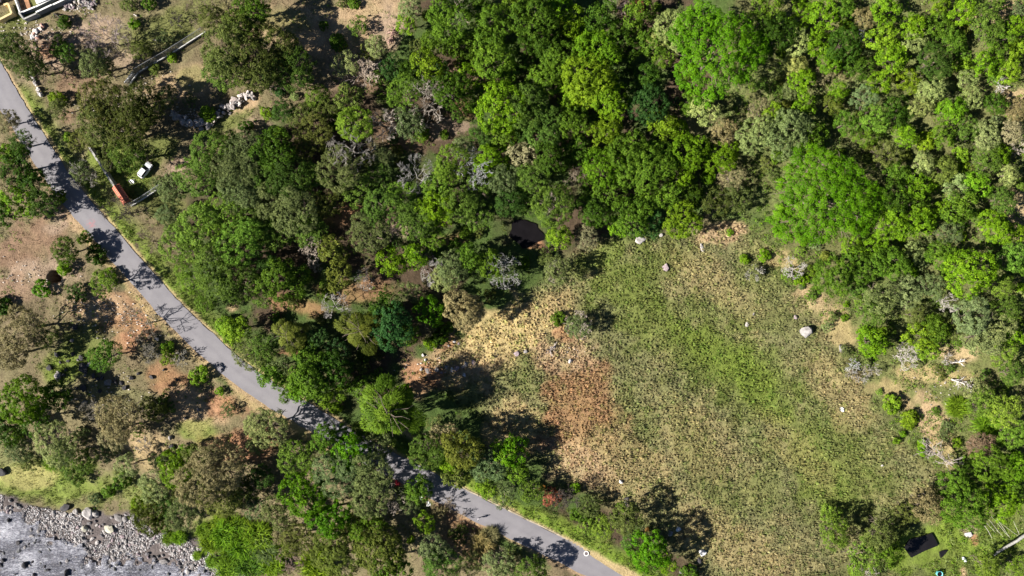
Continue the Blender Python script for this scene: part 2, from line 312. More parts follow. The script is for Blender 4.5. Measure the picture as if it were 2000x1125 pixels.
def ground_tone(x, y, z):
    px, py = w2px(x, y, z)
    n1 = fbm(x, y, 14, 4, 2.0) - .5; n2 = fbm(x, y, 3.0, 3, 7.0) - .5; n3 = fbm(x, y, 6.0, 3, 31.0) - .5
    col = np.empty(px.shape + (3,)); k = smooth(-.12, .12, n1 + n2 * .5)[..., None]
    col[:] = np.array(C['litter']) * (1 - k) + np.array(C['dgreen']) * k
    def mix(wt, tone):
        nonlocal col
        wt = np.clip(wt, 0, 1)[..., None]; col = col * (1 - wt) + np.array(C[tone]) * wt
    wob = n1 * 50 + n2 * 60
    for L in LAYERS:
        if L[0] == 'P':
            d = in_poly_dist(px, py, L[1]); mix(smooth(L[2], -L[2], d + wob * .6) * L[4], L[3])
            if L[1] is MEADOW:
                mix(smooth(20, -20, d) * smooth(-.02, .22, n2 * .5 + n3 * .6) * .3, 'dry'); mix(smooth(20, -20, d) * smooth(.02, .2, n1 - n2 * .3) * .4, 'grass')
        else:
            _, cx, cy, rx, ry, deg, tone, st = L
            a = math.radians(deg); dx = px - cx; dy = py - cy
            u = (dx * math.cos(a) + dy * math.sin(a)) / rx; v = (-dx * math.sin(a) + dy * math.cos(a)) / ry
            r = np.hypot(u, v) + (n1 * 1.3 + n2 * 1.6) * .75
            mix(smooth(1.25, .55, r) * st, tone)
    for line, wd, tone, st in ((VERGE_R, 46, 'grass', .8), (VERGE_R, 22, 'lush', .55), (VERGE_R2, 34, 'lush', .9), (VERGE_L, 16, 'dry', .8)):
        mix(smooth(wd, wd * .35, dist_poly(px, py, line) + wob * .4) * st, tone)
    # open places are patchy
    pat = smooth(.02, .2, n2)[..., None] * .35
    col = col * (1 - pat) + col * np.array((.62, .72, .6)) * pat
    g = in_poly_dist(px, py, GRAVEL); mix(smooth(6, -4, g + n2 * 30), 'gravel')
    dr = dist_poly(x, y, road_w)
    mix(smooth(ROAD_HALF + 1.1, ROAD_HALF + .2, dr + n2 * 1.2) * .75, 'tan')
    return np.clip(col * (1 + n2[..., None] * .5), 0.005, .8), g

# fine sheet in view
STEP = 0.42
gx = np.arange(-150, 150.01, STEP); gy = np.arange(-92, 92.01, STEP)
X, Y = np.meshgrid(gx, gy)
Z0 = T(X, Y)
TONE, GD = ground_tone(X, Y, Z0)
PXg, PYg = w2px(X, Y, Z0)
md = in_poly_dist(PXg, PYg, MEADOW)
DR = dist_poly(X, Y, road_w)
off = smooth(ROAD_HALF, ROAD_HALF + 1.5, DR)
tuft = np.abs(fbm(X, Y, 1.7, 2, 3.3) - .5) * 2
Z = Z0 + off * (tuft * .2 * smooth(10, -20, md) + (fbm(X, Y, 1.6, 2, 5.0) - .5) * .35)
Z = np.where(DR < ROAD_HALF + .15, Z0 - .12, Z)
Z = Z - .5 * smooth(10, -40, in_poly_dist(PXg, PYg, RIVER))
pitd = np.hypot((X - PIT[0]) / 1.25, (Y - PIT[1]) / 1.5) + (fbm(X, Y, 1.5, 2, 1.0) - .5) * .9
Z = Z - 8.0 * smooth(1.0, .82, pitd); TONE[pitd < 1.0] = C['pit_shade']  # pit sunk deep and coloured near-black, its shade put into the tone
ny, nx = X.shape
idx = np.arange(ny * nx).reshape(ny, nx)
Fq = np.stack([idx[:-1, :-1], idx[:-1, 1:], idx[1:, 1:], idx[1:, :-1]], -1).reshape(-1, 4)
me = mesh_arrays("ground", np.stack([X, Y, Z], -1).reshape(-1, 3), Fq, M_GROUND, {"tone": ('c', TONE.reshape(-1, 3))}, True)
tag(link("ground", me), kind="structure")
# the land beyond, out to the horizon
ring = []; tones = []
outer = [1.0, 1.15, 1.5, 2.2, 4, 9, 22]
bnd = [(x, -92) for x in np.linspace(-150, 150, 60)] + [(150, y) for y in np.linspace(-92, 92, 40)[1:]] + [(x, 92) for x in np.linspace(150, -150, 60)[1:]] + [(-150, y) for y in np.linspace(92, -92, 40)[1:-1]]
nb = len(bnd)
bx = np.array([b[0] for b in bnd]); by = np.array([b[1] for b in bnd])
VV = []; TT = []
for k, s in enumerate(outer):
    xx, yy = bx * s, by * s; zz = T(xx, yy) - (.6 if k == 0 else 0); VV.append(np.stack([xx, yy, zz], -1)); TT.append(ground_tone(xx, yy, zz)[0] if k < 2 else np.tile(np.array(C['scrub']) * .8, (nb, 1)))
ii = np.arange(nb)
FF = np.concatenate([np.stack([k * nb + ii, (k + 1) * nb + ii, (k + 1) * nb + (ii + 1) % nb, k * nb + (ii + 1) % nb], -1) for k in range(len(outer) - 1)])
tag(link("surrounding_land", mesh_arrays("surrounding_land", np.concatenate(VV), FF, M_GROUND, {"tone": ('c', np.concatenate(TT))}, True)), kind="structure")
def sample(arr, x, y):
    j = np.clip(np.round((np.asarray(x) + 150) / STEP).astype(int), 0, nx - 1); i = np.clip(np.round((np.asarray(y) + 92) / STEP).astype(int), 0, ny - 1)
    return arr[i, j]

# ------------------------------------------------------------------ road
def asphalt_mat():
    m, N, L, P = newmat("asphalt")
    tc = N.new("ShaderNodeTexCoord")
    def noise(scale, detail, rough=.6):
        n = N.new("ShaderNodeTexNoise"); n.inputs["Scale"].default_value = scale; n.inputs["Detail"].default_value = detail; n.inputs["Roughness"].default_value = rough
        L.new(tc.outputs["Object"], n.inputs["Vector"]); return n
    a = noise(.35, 5); r = N.new("ShaderNodeValToRGB"); r.color_ramp.elements[0].position = .3; r.color_ramp.elements[1].position = .7
    r.color_ramp.elements[0].color = (.165, .157, .170, 1); r.color_ramp.elements[1].color = (.20, .19, .205, 1); L.new(a.outputs["Fac"], r.inputs["Fac"])
    b = noise(14, 4, .8); mp = N.new("ShaderNodeMapRange"); mp.inputs["To Min"].default_value = .8; mp.inputs["To Max"].default_value = 1.2
    mp.inputs["From Min"].default_value = .3; mp.inputs["From Max"].default_value = .7; L.new(b.outputs["Fac"], mp.inputs["Value"])
    mx = N.new("ShaderNodeMix"); mx.data_type = 'RGBA'; mx.blend_type = 'MULTIPLY'; mx.inputs["Factor"].default_value = 1
    L.new(r.outputs["Color"], mx.inputs["A"]); L.new(mp.outputs["Result"], mx.inputs["B"])
    at = N.new("ShaderNodeAttribute"); at.attribute_name = "track"
    wear = N.new("ShaderNodeMix"); wear.data_type = 'RGBA'; wear.inputs["B"].default_value = (.225, .215, .225, 1)
    wm = N.new("ShaderNodeMath"); wm.operation = 'MULTIPLY'; L.new(at.outputs["Fac"], wm.inputs[0]); L.new(a.outputs["Fac"], wm.inputs[1])
    L.new(wm.outputs[0], wear.inputs["Factor"]); L.new(mx.outputs["Result"], wear.inputs["A"])
    # old pink paint marks
    sx = (178 - 1000) / PPM; sy = (562.5 - 437) / PPM
    vm = N.new("ShaderNodeVectorMath"); vm.operation = 'DISTANCE'; vm.inputs[1].default_value = (sx, sy, 0); L.new(tc.outputs["Object"], vm.inputs[0])
    st = N.new("ShaderNodeMapRange"); st.inputs["From Min"].default_value = 1.4; st.inputs["From Max"].default_value = .2; L.new(vm.outputs["Value"], st.inputs["Value"])
    c = noise(1.6, 3); cm = N.new("ShaderNodeMapRange"); cm.inputs["From Min"].default_value = .42; cm.inputs["From Max"].default_value = .62; L.new(c.outputs["Fac"], cm.inputs["Value"])
    mm = N.new("ShaderNodeMath"); mm.operation = 'MULTIPLY'; L.new(st.outputs["Result"], mm.inputs[0]); L.new(cm.outputs["Result"], mm.inputs[1])
    pk = N.new("ShaderNodeMix"); pk.data_type = 'RGBA'; pk.inputs["B"].default_value = (.36, .14, .15, 1)
    L.new(mm.outputs[0], pk.inputs["Factor"]); L.new(wear.outputs["Result"], pk.inputs["A"])
    L.new(pk.outputs["Result"], P.inputs["Base Color"]); P.inputs["Roughness"].default_value = .85; P.inputs["Specular IOR Level"].default_value = .3
    bp = N.new("ShaderNodeBump"); bp.inputs["Strength"].default_value = .3; bp.inputs["Distance"].default_value = .02; L.new(b.outputs["Fac"], bp.inputs["Height"]); L.new(bp.outputs["Normal"], P.inputs["Normal"])
    return m
M_ASPH = asphalt_mat()
def ribbon(name, line, offs, zoff, mat, jitter=0.0, track=None):
    line = np.asarray(line); d = np.gradient(line, axis=0); d /= np.linalg.norm(d, axis=1)[:, None]; nrm = np.stack([-d[:, 1], d[:, 0]], 1)
    V = []; A = []
    for i in range(len(line)):
        zc = gz(*line[i])
        for q, o in enumerate(offs):
            oo = o + (jitter * (vnoise(i * 1.0, q * 50.0, 2.3) - .5) if (jitter and q in (0, len(offs) - 1)) else 0)
            p = line[i] + nrm[i] * oo; V.append((p[0], p[1], zc + zoff - abs(o) * .01)); A.append(track(o) if track else 0)
    m = len(offs); ii = []
    for i in range(len(line) - 1):
        for q in range(m - 1): ii.append((i * m + q, (i + 1) * m + q, (i + 1) * m + q + 1, i * m + q + 1))
    F = np.array(ii)[:, ::-1]
    return link(name, mesh_arrays(name, V, F, mat, {"track": ('f', A)}, True))
fine_road = spline([tuple(p) for p in road_w[::2]], 6)
tag(ribbon("road", fine_road, [-2.75, -2.2, -1.3, -.7, 0, .7, 1.3, 2.2, 2.75], .05, M_ASPH, .35, lambda o: math.exp(-((abs(o) - 1.0) / .5) ** 2)), kind="structure")
# worn concrete edge strip along the meadow side
i0 = int(np.argmin(np.hypot(fine_road[:, 0] - (890 - 1000) / PPM, fine_road[:, 1] - (562.5 - 975) / PPM)))
M_EDGE = plain("worn_edge_concrete", (.36, .30, .21), .9, .35, 1.0)
tag(ribbon("road_edge_strip", fine_road[i0:], [2.76, 2.9, 3.05], .09, M_EDGE, .12), kind="structure")

# ------------------------------------------------------------------ river
def water_mat():
    m, N, L, P = newmat("river_water")
    tc = N.new("ShaderNodeTexCoord"); mpn = N.new("ShaderNodeMapping"); mpn.inputs["Rotation"].default_value = (0, 0, math.radians(-24)); mpn.inputs["Scale"].default_value = (.55, 1.3, 1)
    L.new(tc.outputs["Object"], mpn.inputs["Vector"])
    n = N.new("ShaderNodeTexNoise"); n.inputs["Scale"].default_value = 2.3; n.inputs["Detail"].default_value = 10; n.inputs["Roughness"].default_value = .75; n.inputs["Distortion"].default_value = 1.0; L.new(mpn.outputs[0], n.inputs["Vector"])
    big = N.new("ShaderNodeTexNoise"); big.inputs["Scale"].default_value = .16; big.inputs["Detail"].default_value = 3; L.new(mpn.outputs[0], big.inputs["Vector"])
    ad = N.new("ShaderNodeMath"); ad.operation = 'ADD'; L.new(n.outputs["Fac"], ad.inputs[0]); 
    sc = N.new("ShaderNodeMath"); sc.operation = 'MULTIPLY_ADD'; sc.inputs[1].default_value = .55; sc.inputs[2].default_value = -.27; L.new(big.outputs["Fac"], sc.inputs[0]); L.new(sc.outputs[0], ad.inputs[1])
    r = N.new("ShaderNodeValToRGB"); e = r.color_ramp.elements; e[0].position = .42; e[0].color = (.05, .05, .065, 1); e[1].position = .70; e[1].color = (.52, .52, .56, 1)
    k = r.color_ramp.elements.new(.5); k.color = (.135, .135, .165, 1)
    L.new(ad.outputs[0], r.inputs["Fac"]); L.new(r.outputs["Color"], P.inputs["Base Color"])
    P.inputs["Roughness"].default_value = .25; P.inputs["IOR"].default_value = 1.33
    b = N.new("ShaderNodeBump"); b.inputs["Strength"].default_value = .9; b.inputs["Distance"].default_value = .35; L.new(n.outputs["Fac"], b.inputs["Height"]); L.new(b.outputs["Normal"], P.inputs["Normal"])
    return m
M_WATER = water_mat()
rx = np.arange(-162, -60, .45); ry = np.arange(-100, -30, .45); RX, RY = np.meshgrid(rx, ry)
RZ = T_base(RX, RY) + .16 + (fbm(RX * .7 + RY * .3, RY * 1.3, 2.2, 3, 4.0) - .5) * .55
rpx, rpy = w2px(RX, RY, RZ); rd = in_poly_dist(rpx, rpy, RIVER) + (fbm(RX, RY, 5, 4, 8.0) - .5) * 75 + (vnoise(RX, RY, 1.1) - .5) * 30
keep = rd < 0; RZ = RZ - smooth(-14, 0, rd) * .45
ridx = np.arange(RX.size).reshape(RX.shape)
q = np.stack([ridx[:-1, :-1], ridx[:-1, 1:], ridx[1:, 1:], ridx[1:, :-1]], -1).reshape(-1, 4)
kk = keep.ravel(); q = q[kk[q].all(1)]
used, inv = np.unique(q, return_inverse=True)
tag(link("river_water", mesh_arrays("river_water", np.stack([RX, RY, RZ], -1).reshape(-1, 3)[used], inv.reshape(-1, 4), M_WATER, None, True)), kind="structure")

# ------------------------------------------------------------------ still pools
M_POOL = plain("still_pool_water", (.012, .011, .012), .08, .2, .5, spec=.5)
def pool(name, pts, dz, label=None):
    p = [px2w(*q) for q in pts]; z = min(v.z for v in p) + dz
    mb = MB(); mb.prism([(v.x, v.y) for v in p], z - .5, z); o = mb.build(name, M_POOL); tag(o, kind="structure"); return o
M_FPOOL_SHADED = plain("forest_pool_shaded_water", (.008, .007, .008), .3, .2, .5, spec=.08)  # tree shade painted in: a blacker, duller copy of the pool water
pool("garden_pool", [(1765, 1070), (1770, 1060), (1776, 1052), (1798, 1047), (1818, 1040), (1825, 1052), (1830, 1064), (1803, 1075), (1778, 1088)], .5)
pool("garden_puddle", [(1833, 1077), (1841, 1074), (1850, 1074), (1843, 1082), (1836, 1089)], .4)
fp = [(1028 + (30 + 6 * math.sin(2 * t + .5) + 5 * math.sin(5 * t)) * math.cos(t), 456 + (27 + 4 * math.sin(3 * t + 2)) * math.sin(t)) for t in np.linspace(0, 6.283, 33)[:-1]]
pool("forest_pool", fp, .3).data.materials[0] = M_FPOOL_SHADED

# ------------------------------------------------------------------ leaves, crowns, branches (prototype meshes)
def unit(a): return a / np.maximum(np.linalg.norm(a, axis=-1, keepdims=True), 1e-9)
def leaves(P, Nn, ln, wd, var, r, tang=None):
    n = len(P); t = r.normal(size=(n, 3)) if tang is None else tang
    t = unit(t - Nn * (t * Nn).sum(1, keepdims=True)); b = np.cross(Nn, t)
    l = (ln * r.uniform(.7, 1.3, n))[:, None] * .5; wv = (wd * r.uniform(.7, 1.3, n))[:, None] * .5
    V = np.stack([P - t * l, P + b * wv, P + t * l, P - b * wv], 1).reshape(-1, 3)
    F = np.arange(4 * n).reshape(n, 4)
    return V, F, np.repeat(np.clip(var, 0, 1), 4)
def tubes(segs, n=5):
    """segs: list of (p0,p1,r0,r1) -> V,F"""
    p0 = np.array([q[0] for q in segs], float); p1 = np.array([q[1] for q in segs], float); r0 = np.array([q[2] for q in segs]); r1 = np.array([q[3] for q in segs])
    d = unit(p1 - p0); ref = np.where(np.abs(d[:, 2:3]) < .9, np.array((0, 0, 1.0)), np.array((1.0, 0, 0))); a = unit(np.cross(d, ref)); b = np.cross(d, a)
    ang = np.arange(n) * 2 * math.pi / n; ring = a[:, None] * np.cos(ang)[None, :, None] + b[:, None] * np.sin(ang)[None, :, None]
    V = np.concatenate([p0[:, None] + ring * r0[:, None, None], p1[:, None] + ring * r1[:, None, None]], 1).reshape(-1, 3)
    k = np.arange(n); f = np.stack([k, (k + 1) % n, n + (k + 1) % n, n + k], 1); F = (f[None] + (np.arange(len(segs)) * 2 * n)[:, None, None]).reshape(-1, 4)
    return V, F
def curved(p0, p1, r0, r1, r, bend=.12, n=3):
    p0 = np.asarray(p0, float); p1 = np.asarray(p1, float); L = np.linalg.norm(p1 - p0); pts = [p0]
    for i in range(1, n): pts.append(p0 + (p1 - p0) * i / n + r.normal(size=3) * L * bend * .5)
    pts.append(p1); return [(pts[i], pts[i + 1], r0 + (r1 - r0) * i / n, r0 + (r1 - r0) * (i + 1) / n) for i in range(n)]
def rand_dirs(n, r, zmin=-1.0):
    out = np.zeros((0, 3))
    while len(out) < n:
        d = unit(r.normal(size=(n * 3, 3))); out = np.concatenate([out, d[d[:, 2] > zmin]])
    return out[:n]

def crown_broad(R, H, seed, leaf=.36, clump=.62, dens=1.0, flat=.8, nper=26, open_=0.0, up=.25, jit=.38):
    r = np.random.default_rng(seed); nl = int(4 + R * .9 + r.integers(0, 3)); lob = []
    a0 = r.uniform(0, 6.28)
    for i in range(nl):
        a = a0 + (i + r.uniform(-.35, .35)) * 2 * math.pi / nl; rad = R * r.uniform(.42, .66); lr = R * r.uniform(.30, .46)
        lob.append((rad * math.cos(a), rad * math.sin(a), H - R * r.uniform(.55, 1.05) * flat, lr))
    for i in range(max(1, int(R / 2.2))):
        a = r.uniform(0, 6.28); q = R * r.uniform(0, .3); lob.append((q * math.cos(a), q * math.sin(a), H - R * r.uniform(.42, .6) * flat, R * r.uniform(.32, .46)))
    Cp = []; Co = []
    for i, (x, y, z, lr) in enumerate(lob):
        n = max(6, int(2.6 * math.pi * lr * lr / (clump * clump * 2.0) * dens)); d = rand_dirs(n, r, -.45)
        p = np.array((x, y, z)) + d * lr * r.uniform(.78, 1.12, (n, 1)) * np.array((1, 1, flat))
        ok = np.ones(n, bool)
        for j, (x2, y2, z2, l2) in enumerate(lob):
            if j != i: ok &= np.linalg.norm((p - np.array((x2, y2, z2))) / np.array((1, 1, flat)), axis=1) > l2 * .8
        ok &= r.uniform(size=n) > open_
        Cp.append(p[ok]); Co.append(d[ok])
    Cp = np.concatenate(Cp); Co = np.concatenate(Co); nc = len(Cp)
    cr = clump * r.uniform(.65, 1.35, nc); cv = r.normal(.5, .13, nc)
    k = np.repeat(np.arange(nc), nper); n = len(k); d = unit(r.normal(size=(n, 3)) + Co[k] * .7 + np.array((0, 0, .35)))
    P = Cp[k] + d * (cr[k] * r.uniform(.45, 1.05, n))[:, None] * np.array((1, 1, .8))
    Nn = unit(d * .75 + Co[k] * .45 + np.array((0, 0, up)) + r.normal(size=(n, 3)) * jit)
    V, F, var = leaves(P, Nn, leaf, leaf * .62, cv[k] + r.normal(0, .13, n), r)
    segs = []; top = np.array((0, 0, max(H - R * 1.25, H * .35)))
    r0 = .05 * H ** .9 * .55
    segs += curved((0, 0, -.3), top, r0 * 1.25, r0 * .75, r, .06)
    for (x, y, z, lr) in lob: segs += curved(top - np.array((0, 0, r.uniform(0, .15) * H)), (x, y, z), r0 * .5, r0 * .12, r, .18)
    return V, F, var, segs
def skeleton(R, H, seed, spread=1.0, levels=4, up=.35, forks=(3, 4)):
    """branching frame; returns thick segs, twig segs, tips with directions"""
    r = np.random.default_rng(seed); limbs = []; twigs = []; tips = []
    trunk_h = H * r.uniform(.22, .34); r0 = .026 * H + .04
    limbs += curved((0, 0, -.3), (r.normal() * .2, r.normal() * .2, trunk_h), r0 * 1.2, r0 * .9, r, .08)
    start = limbs[-1][1]
    def grow(p, d, L, rad, lev):
        e = p + d * L
        e[2] = min(e[2], H); rr = math.hypot(e[0], e[1])
        if rr > R: e[:2] *= R / rr
        seg = curved(p, e, rad, rad * .62, r, .22, 3 if lev < 3 else 2)
        (limbs if lev <= 2 else twigs).extend(seg)
        if lev >= levels: tips.append((e, d)); return
        for _ in range(r.integers(forks[0], forks[1] + 1)):
            nd = unit((d + r.normal(size=3) * .62 + np.array((0, 0, up * .25)))[None])[0]
            f = r.uniform(.55, 1.0); q = p + (e - p) * f
            grow(q, nd, L * r.uniform(.52, .75), rad * .55, lev + 1)
    nb = int(r.integers(5, 8)); a0 = r.uniform(0, 6.28); reach = math.hypot(R, H - trunk_h)
    for i in range(nb):
        a = a0 + (i + r.uniform(-.3, .3)) * 6.283 / nb; el = r.uniform(.25, .95)
        d = np.array((math.cos(a) * math.cos(el), math.sin(a) * math.cos(el), math.sin(el) * (1 + up * .3)))
        grow(np.array(start), unit(d[None])[0], reach * r.uniform(.36, .48) * spread, r0 * .55, 1)
    return limbs, twigs, tips
def crown_feather(R, H, seed, leaf=.24, clump=.5, nper=34, open_=.2, flat=.62):
    limbs, twigs, tips = skeleton(R * .92, H * .96, seed, levels=3, forks=(2, 3))
    V, F, var, _ = crown_broad(R, H, seed + 3, leaf, clump, 1.15, flat, nper, open_, up=.55, jit=.6)
    return V, F, var, limbs + twigs
def crown_needle(R, H, seed, n=9000):
    r = np.random.default_rng(seed); nl = 34; ld = rand_dirs(nl, r, -.3); lv = r.uniform(.62, 1.12, nl); d = rand_dirs(n, r, -.35)
    k = np.argmax(d @ ld.T, 1); m = (d @ ld.T).max(1)
    P = np.array((0, 0, H - R * .95)) + d * R * (lv[k] * r.uniform(.72, 1.0, n) * (1 - (1 - m) * 2.6))[:, None] * np.array((1, 1, .8))
    t = unit(d + np.array((0, 0, -.25)) + r.normal(size=(n, 3)) * .22)
    Nn = unit(np.array((0, 0, 1.0)) + d * .8 + r.normal(size=(n, 3)) * .35)
    V, F, var = leaves(P, Nn, .7, .12, r.normal(.5, .16, nl)[k] + r.normal(0, .15, n) + (P[:, 2] - H + R) * .02, r, t)
    segs = curved((0, 0, -.3), (0, 0, H - .4), .03 * H, .05, r, .03, 4)
    for i in range(26):
        z = H * r.uniform(.3, .9); a = r.uniform(0, 6.28); e = R * .8 * math.sqrt(max(.1, 1 - ((z - (H - R)) / R) ** 2))
        segs += curved((0, 0, z), (e * math.cos(a), e * math.sin(a), z + r.uniform(0, .8)), .09, .03, r, .1)
    return V, F, var, segs
def crown_umbrella(R, H, seed, hole=None):
    r = np.random.default_rng(seed); pads = []; tries = 0
    while len(pads) < int(R * R * .95) and tries < 20000:
        tries += 1; q = R * math.sqrt(r.uniform(0, 1)); a = r.uniform(0, 6.28); out = .86 + .14 * math.sin(a * 3 + seed) + .06 * math.sin(a * 7 + 1)
        q *= out; x, y = q * math.cos(a), q * math.sin(a); pr = r.uniform(.75, 1.6)
        if hole and math.hypot(x - hole[0], y - hole[1]) < hole[2]: continue
        if all(math.hypot(x - p[0], y - p[1]) > (pr + p[3]) * .66 for p in pads): pads.append((x, y, H - (q / R) ** 2 * R * .30 + r.normal() * .45, pr))
    pads = np.array(pads); nn = (pads[:, 3] ** 2 * 190).astype(int); k = np.repeat(np.arange(len(pads)), nn); n = len(k)
    a = r.uniform(0, 6.28, n); q = np.sqrt(r.uniform(0, 1, n)); wob = 1 + .22 * np.sin(a * 5 + k) + .1 * np.sin(a * 9 + 2 * k)
    rad = q * pads[k, 3] * wob; P = np.stack([pads[k, 0] + rad * np.cos(a), pads[k, 1] + rad * np.sin(a), pads[k, 2] - q ** 2 * .75 + r.normal(0, .1, n)], 1)
    slope = np.stack([pads[k, 0], pads[k, 1], np.zeros(n)], 1) / R * .25
    Nn = unit(np.stack([np.cos(a) * q * .7, np.sin(a) * q * .7, np.ones(n)], 1) + slope + r.normal(size=(n, 3)) * .33)
    V, F, var = leaves(P, Nn, .30, .2, r.normal(.5, .09, len(pads))[k] + r.normal(0, .15, n), r)
    segs = curved((0, 0, -.3), (0, 0, H * .42), .55, .42, r, .05)
    for i in range(11):
        b = i * .571 + r.uniform(-.2, .2); e = np.array((R * .5 * math.cos(b), R * .5 * math.sin(b), H - R * .14)); segs += curved((0, 0, H * .4), e, .28, .12, r, .12)
        for j in range(3):
            c = b + r.uniform(-.35, .35); segs += curved(e, (R * r.uniform(.75, .92) * math.cos(c), R * r.uniform(.75, .92) * math.sin(c), H - R * .27), .1, .04, r, .1)
    return V, F, var, segs
def crown_cane(R, H, seed, n=230, wd=.2):
    r = np.random.default_rng(seed); V = []; F = []; A = []
    for i in range(n):
        a = r.uniform(0, 6.28); q = R * .6 * math.sqrt(r.uniform()); b = np.array((q * math.cos(a), q * math.sin(a), r.uniform(0, .45) * H)); a2 = a + r.normal() * 1.3
        L = r.uniform(.3, .85) * H; el = r.uniform(.3, 1.45); w = wd * r.uniform(.6, 1.3); v = r.normal(.42, .24); side = np.array((-math.sin(a2), math.cos(a2), 0)); p = b.copy(); k0 = len(V)
        for s in range(4):
            ww = w * (.55, 1, .8, .06)[s]; V += [p - side * ww * .5, p + side * ww * .5]; A += [v, v]
            p = p + np.array((math.cos(a2) * math.cos(el), math.sin(a2) * math.cos(el), math.sin(el))) * L / 3; el -= r.uniform(.35, .95)
        for s in range(3): F.append((k0 + 2 * s, k0 + 2 * s + 1, k0 + 2 * s + 3, k0 + 2 * s + 2))
    segs = []
    for i in range(8):
        a = r.uniform(0, 6.28); q = R * .45 * r.uniform(); segs += [((0, 0, -.2), (q * 1.3 * math.cos(a), q * 1.3 * math.sin(a), H * .5), .05, .025)]
    return np.array(V), np.array(F), np.clip(A, 0, 1), segs

PROTO = {}
def leafmesh(nm, V, F, var, mat=None): return mesh_arrays(nm, V, F, mat or M_LEAF, {"var": ('f', var)})
def segmesh(nm, segs, n, mat):
    V, F = tubes(segs, n); return mesh_arrays(nm, V, F, mat, None, True)
SIZES = {'S': (1.7, 2.3), 'M': (3.3, 7.0), 'L': (5.2, 11.0), 'X': (7.6, 13.5)}
for sz, cnt in (('S', 3), ('M', 4), ('L', 4), ('X', 2)):
    R, H = SIZES[sz]
    for i in range(cnt):
        V, F, var, segs = crown_broad(R, H, 100 + i * 7 + ord(sz), leaf=.27 if sz == 'S' else .35, clump=.36 if sz == 'S' else .6, flat=(.85, .7, .95, .8)[i % 4], nper=26 if sz == 'S' else 28, open_=(.0, .12, .05, .18)[i % 4])
        PROTO.setdefault(('B', sz), []).append((R, H, [("crown", leafmesh("broadleaf_crown", V, F, var)), ("trunk", segmesh("trunk", segs, 6, M_BARK))]))
for sz, cnt in (('S', 3), ('M', 3), ('L', 3), ('X', 1)):
    R, H = SIZES[sz]; H = H * .92
    for i in range(cnt):
        V, F, var, segs = crown_feather(R, H, 400 + i * 5 + ord(sz), leaf=.2 if sz == 'S' else .25, clump=.3 if sz == 'S' else .5, nper=22 if sz == 'S' else 32, open_=(.3, .2, .38)[i], flat=(.6, .75, .55)[i])
        PROTO.setdefault(('F', sz), []).append((R, H, [("crown", leafmesh("feathery_crown", V, F, var)), ("trunk", segmesh("trunk", segs, 4, M_BARK))]))
for sz, cnt in (('S', 3), ('M', 4), ('L', 3)):
    R, H = SIZES[sz]; H = H * .85
    for i in range(cnt):
        limbs, twigs, tips = skeleton(R, H, 700 + i * 3 + ord(sz), levels=4 if sz == 'S' else 5, forks=(3, 3))
        limbs = [(a, b, c * .62, d * .62) for a, b, c, d in limbs]
        twigs = [(a, b, max(c * .7, .034), max(d * .8, .026)) for a, b, c, d in twigs]
        PROTO.setdefault(('N', sz), []).append((R, H, [("trunk", segmesh("trunk", limbs, 5, M_PALEBARK)), ("crown", segmesh("twig_crown", twigs, 3, M_PALEBARK))]))
for i in range(2):
    V, F, var, segs = crown_needle(6.0, 12.0, 900 + i, 11000); PROTO.setdefault(('P', 'L'), []).append((6.0, 12.0, [("crown", leafmesh("needle_crown", V, F, var)), ("trunk", segmesh("trunk", segs, 5, M_BARK))]))
for i in range(2):
    V, F, var, segs = crown_umbrella(12.6, 15.0, 950 + i, hole=(0.5, -1.5, 1.6) if i else (-2.5, 0.5, 1.2)); PROTO.setdefault(('U', 'X'), []).append((12.6, 15.0, [("crown", leafmesh("umbrella_crown", V, F, var)), ("trunk", segmesh("trunk", segs, 6, M_BARK))]))
for i in range(3):
    V, F, var, segs = crown_cane(3.0, 3.4, 980 + i, 760, .12); PROTO.setdefault(('C', 'M'), []).append((3.0, 3.4, [("leaves", leafmesh("cane_leaves", V, F, var)), ("stems", segmesh("stems", segs, 4, M_BARK))]))

TINT = dict(d=(.046, .098, .009), m=(.084, .158, .013), b=(.115, .222, .009), y=(.135, .225, .012), l=(.14, .245, .016), s=(.20, .25, .078), k=(.215, .19, .08),
            o=(.112, .142, .024), g=(.125, .168, .048), t=(.034, .09, .020), v=(.074, .182, .005), w=(.28, .255, .125), r=(.24, .095, .055), u=(.078, .185, .004), n=(.082, .11, .016), e=(.19, .12, .065), c=(.42, .2, .03), x=(.30, .012, .03))
BARKT = dict(g=(.30, .28, .255), w=(.36, .33, .30), p=(.27, .21, .19), k=(.20, .165, .12), d=(.06, .05, .042), m=(.26, .24, .2))
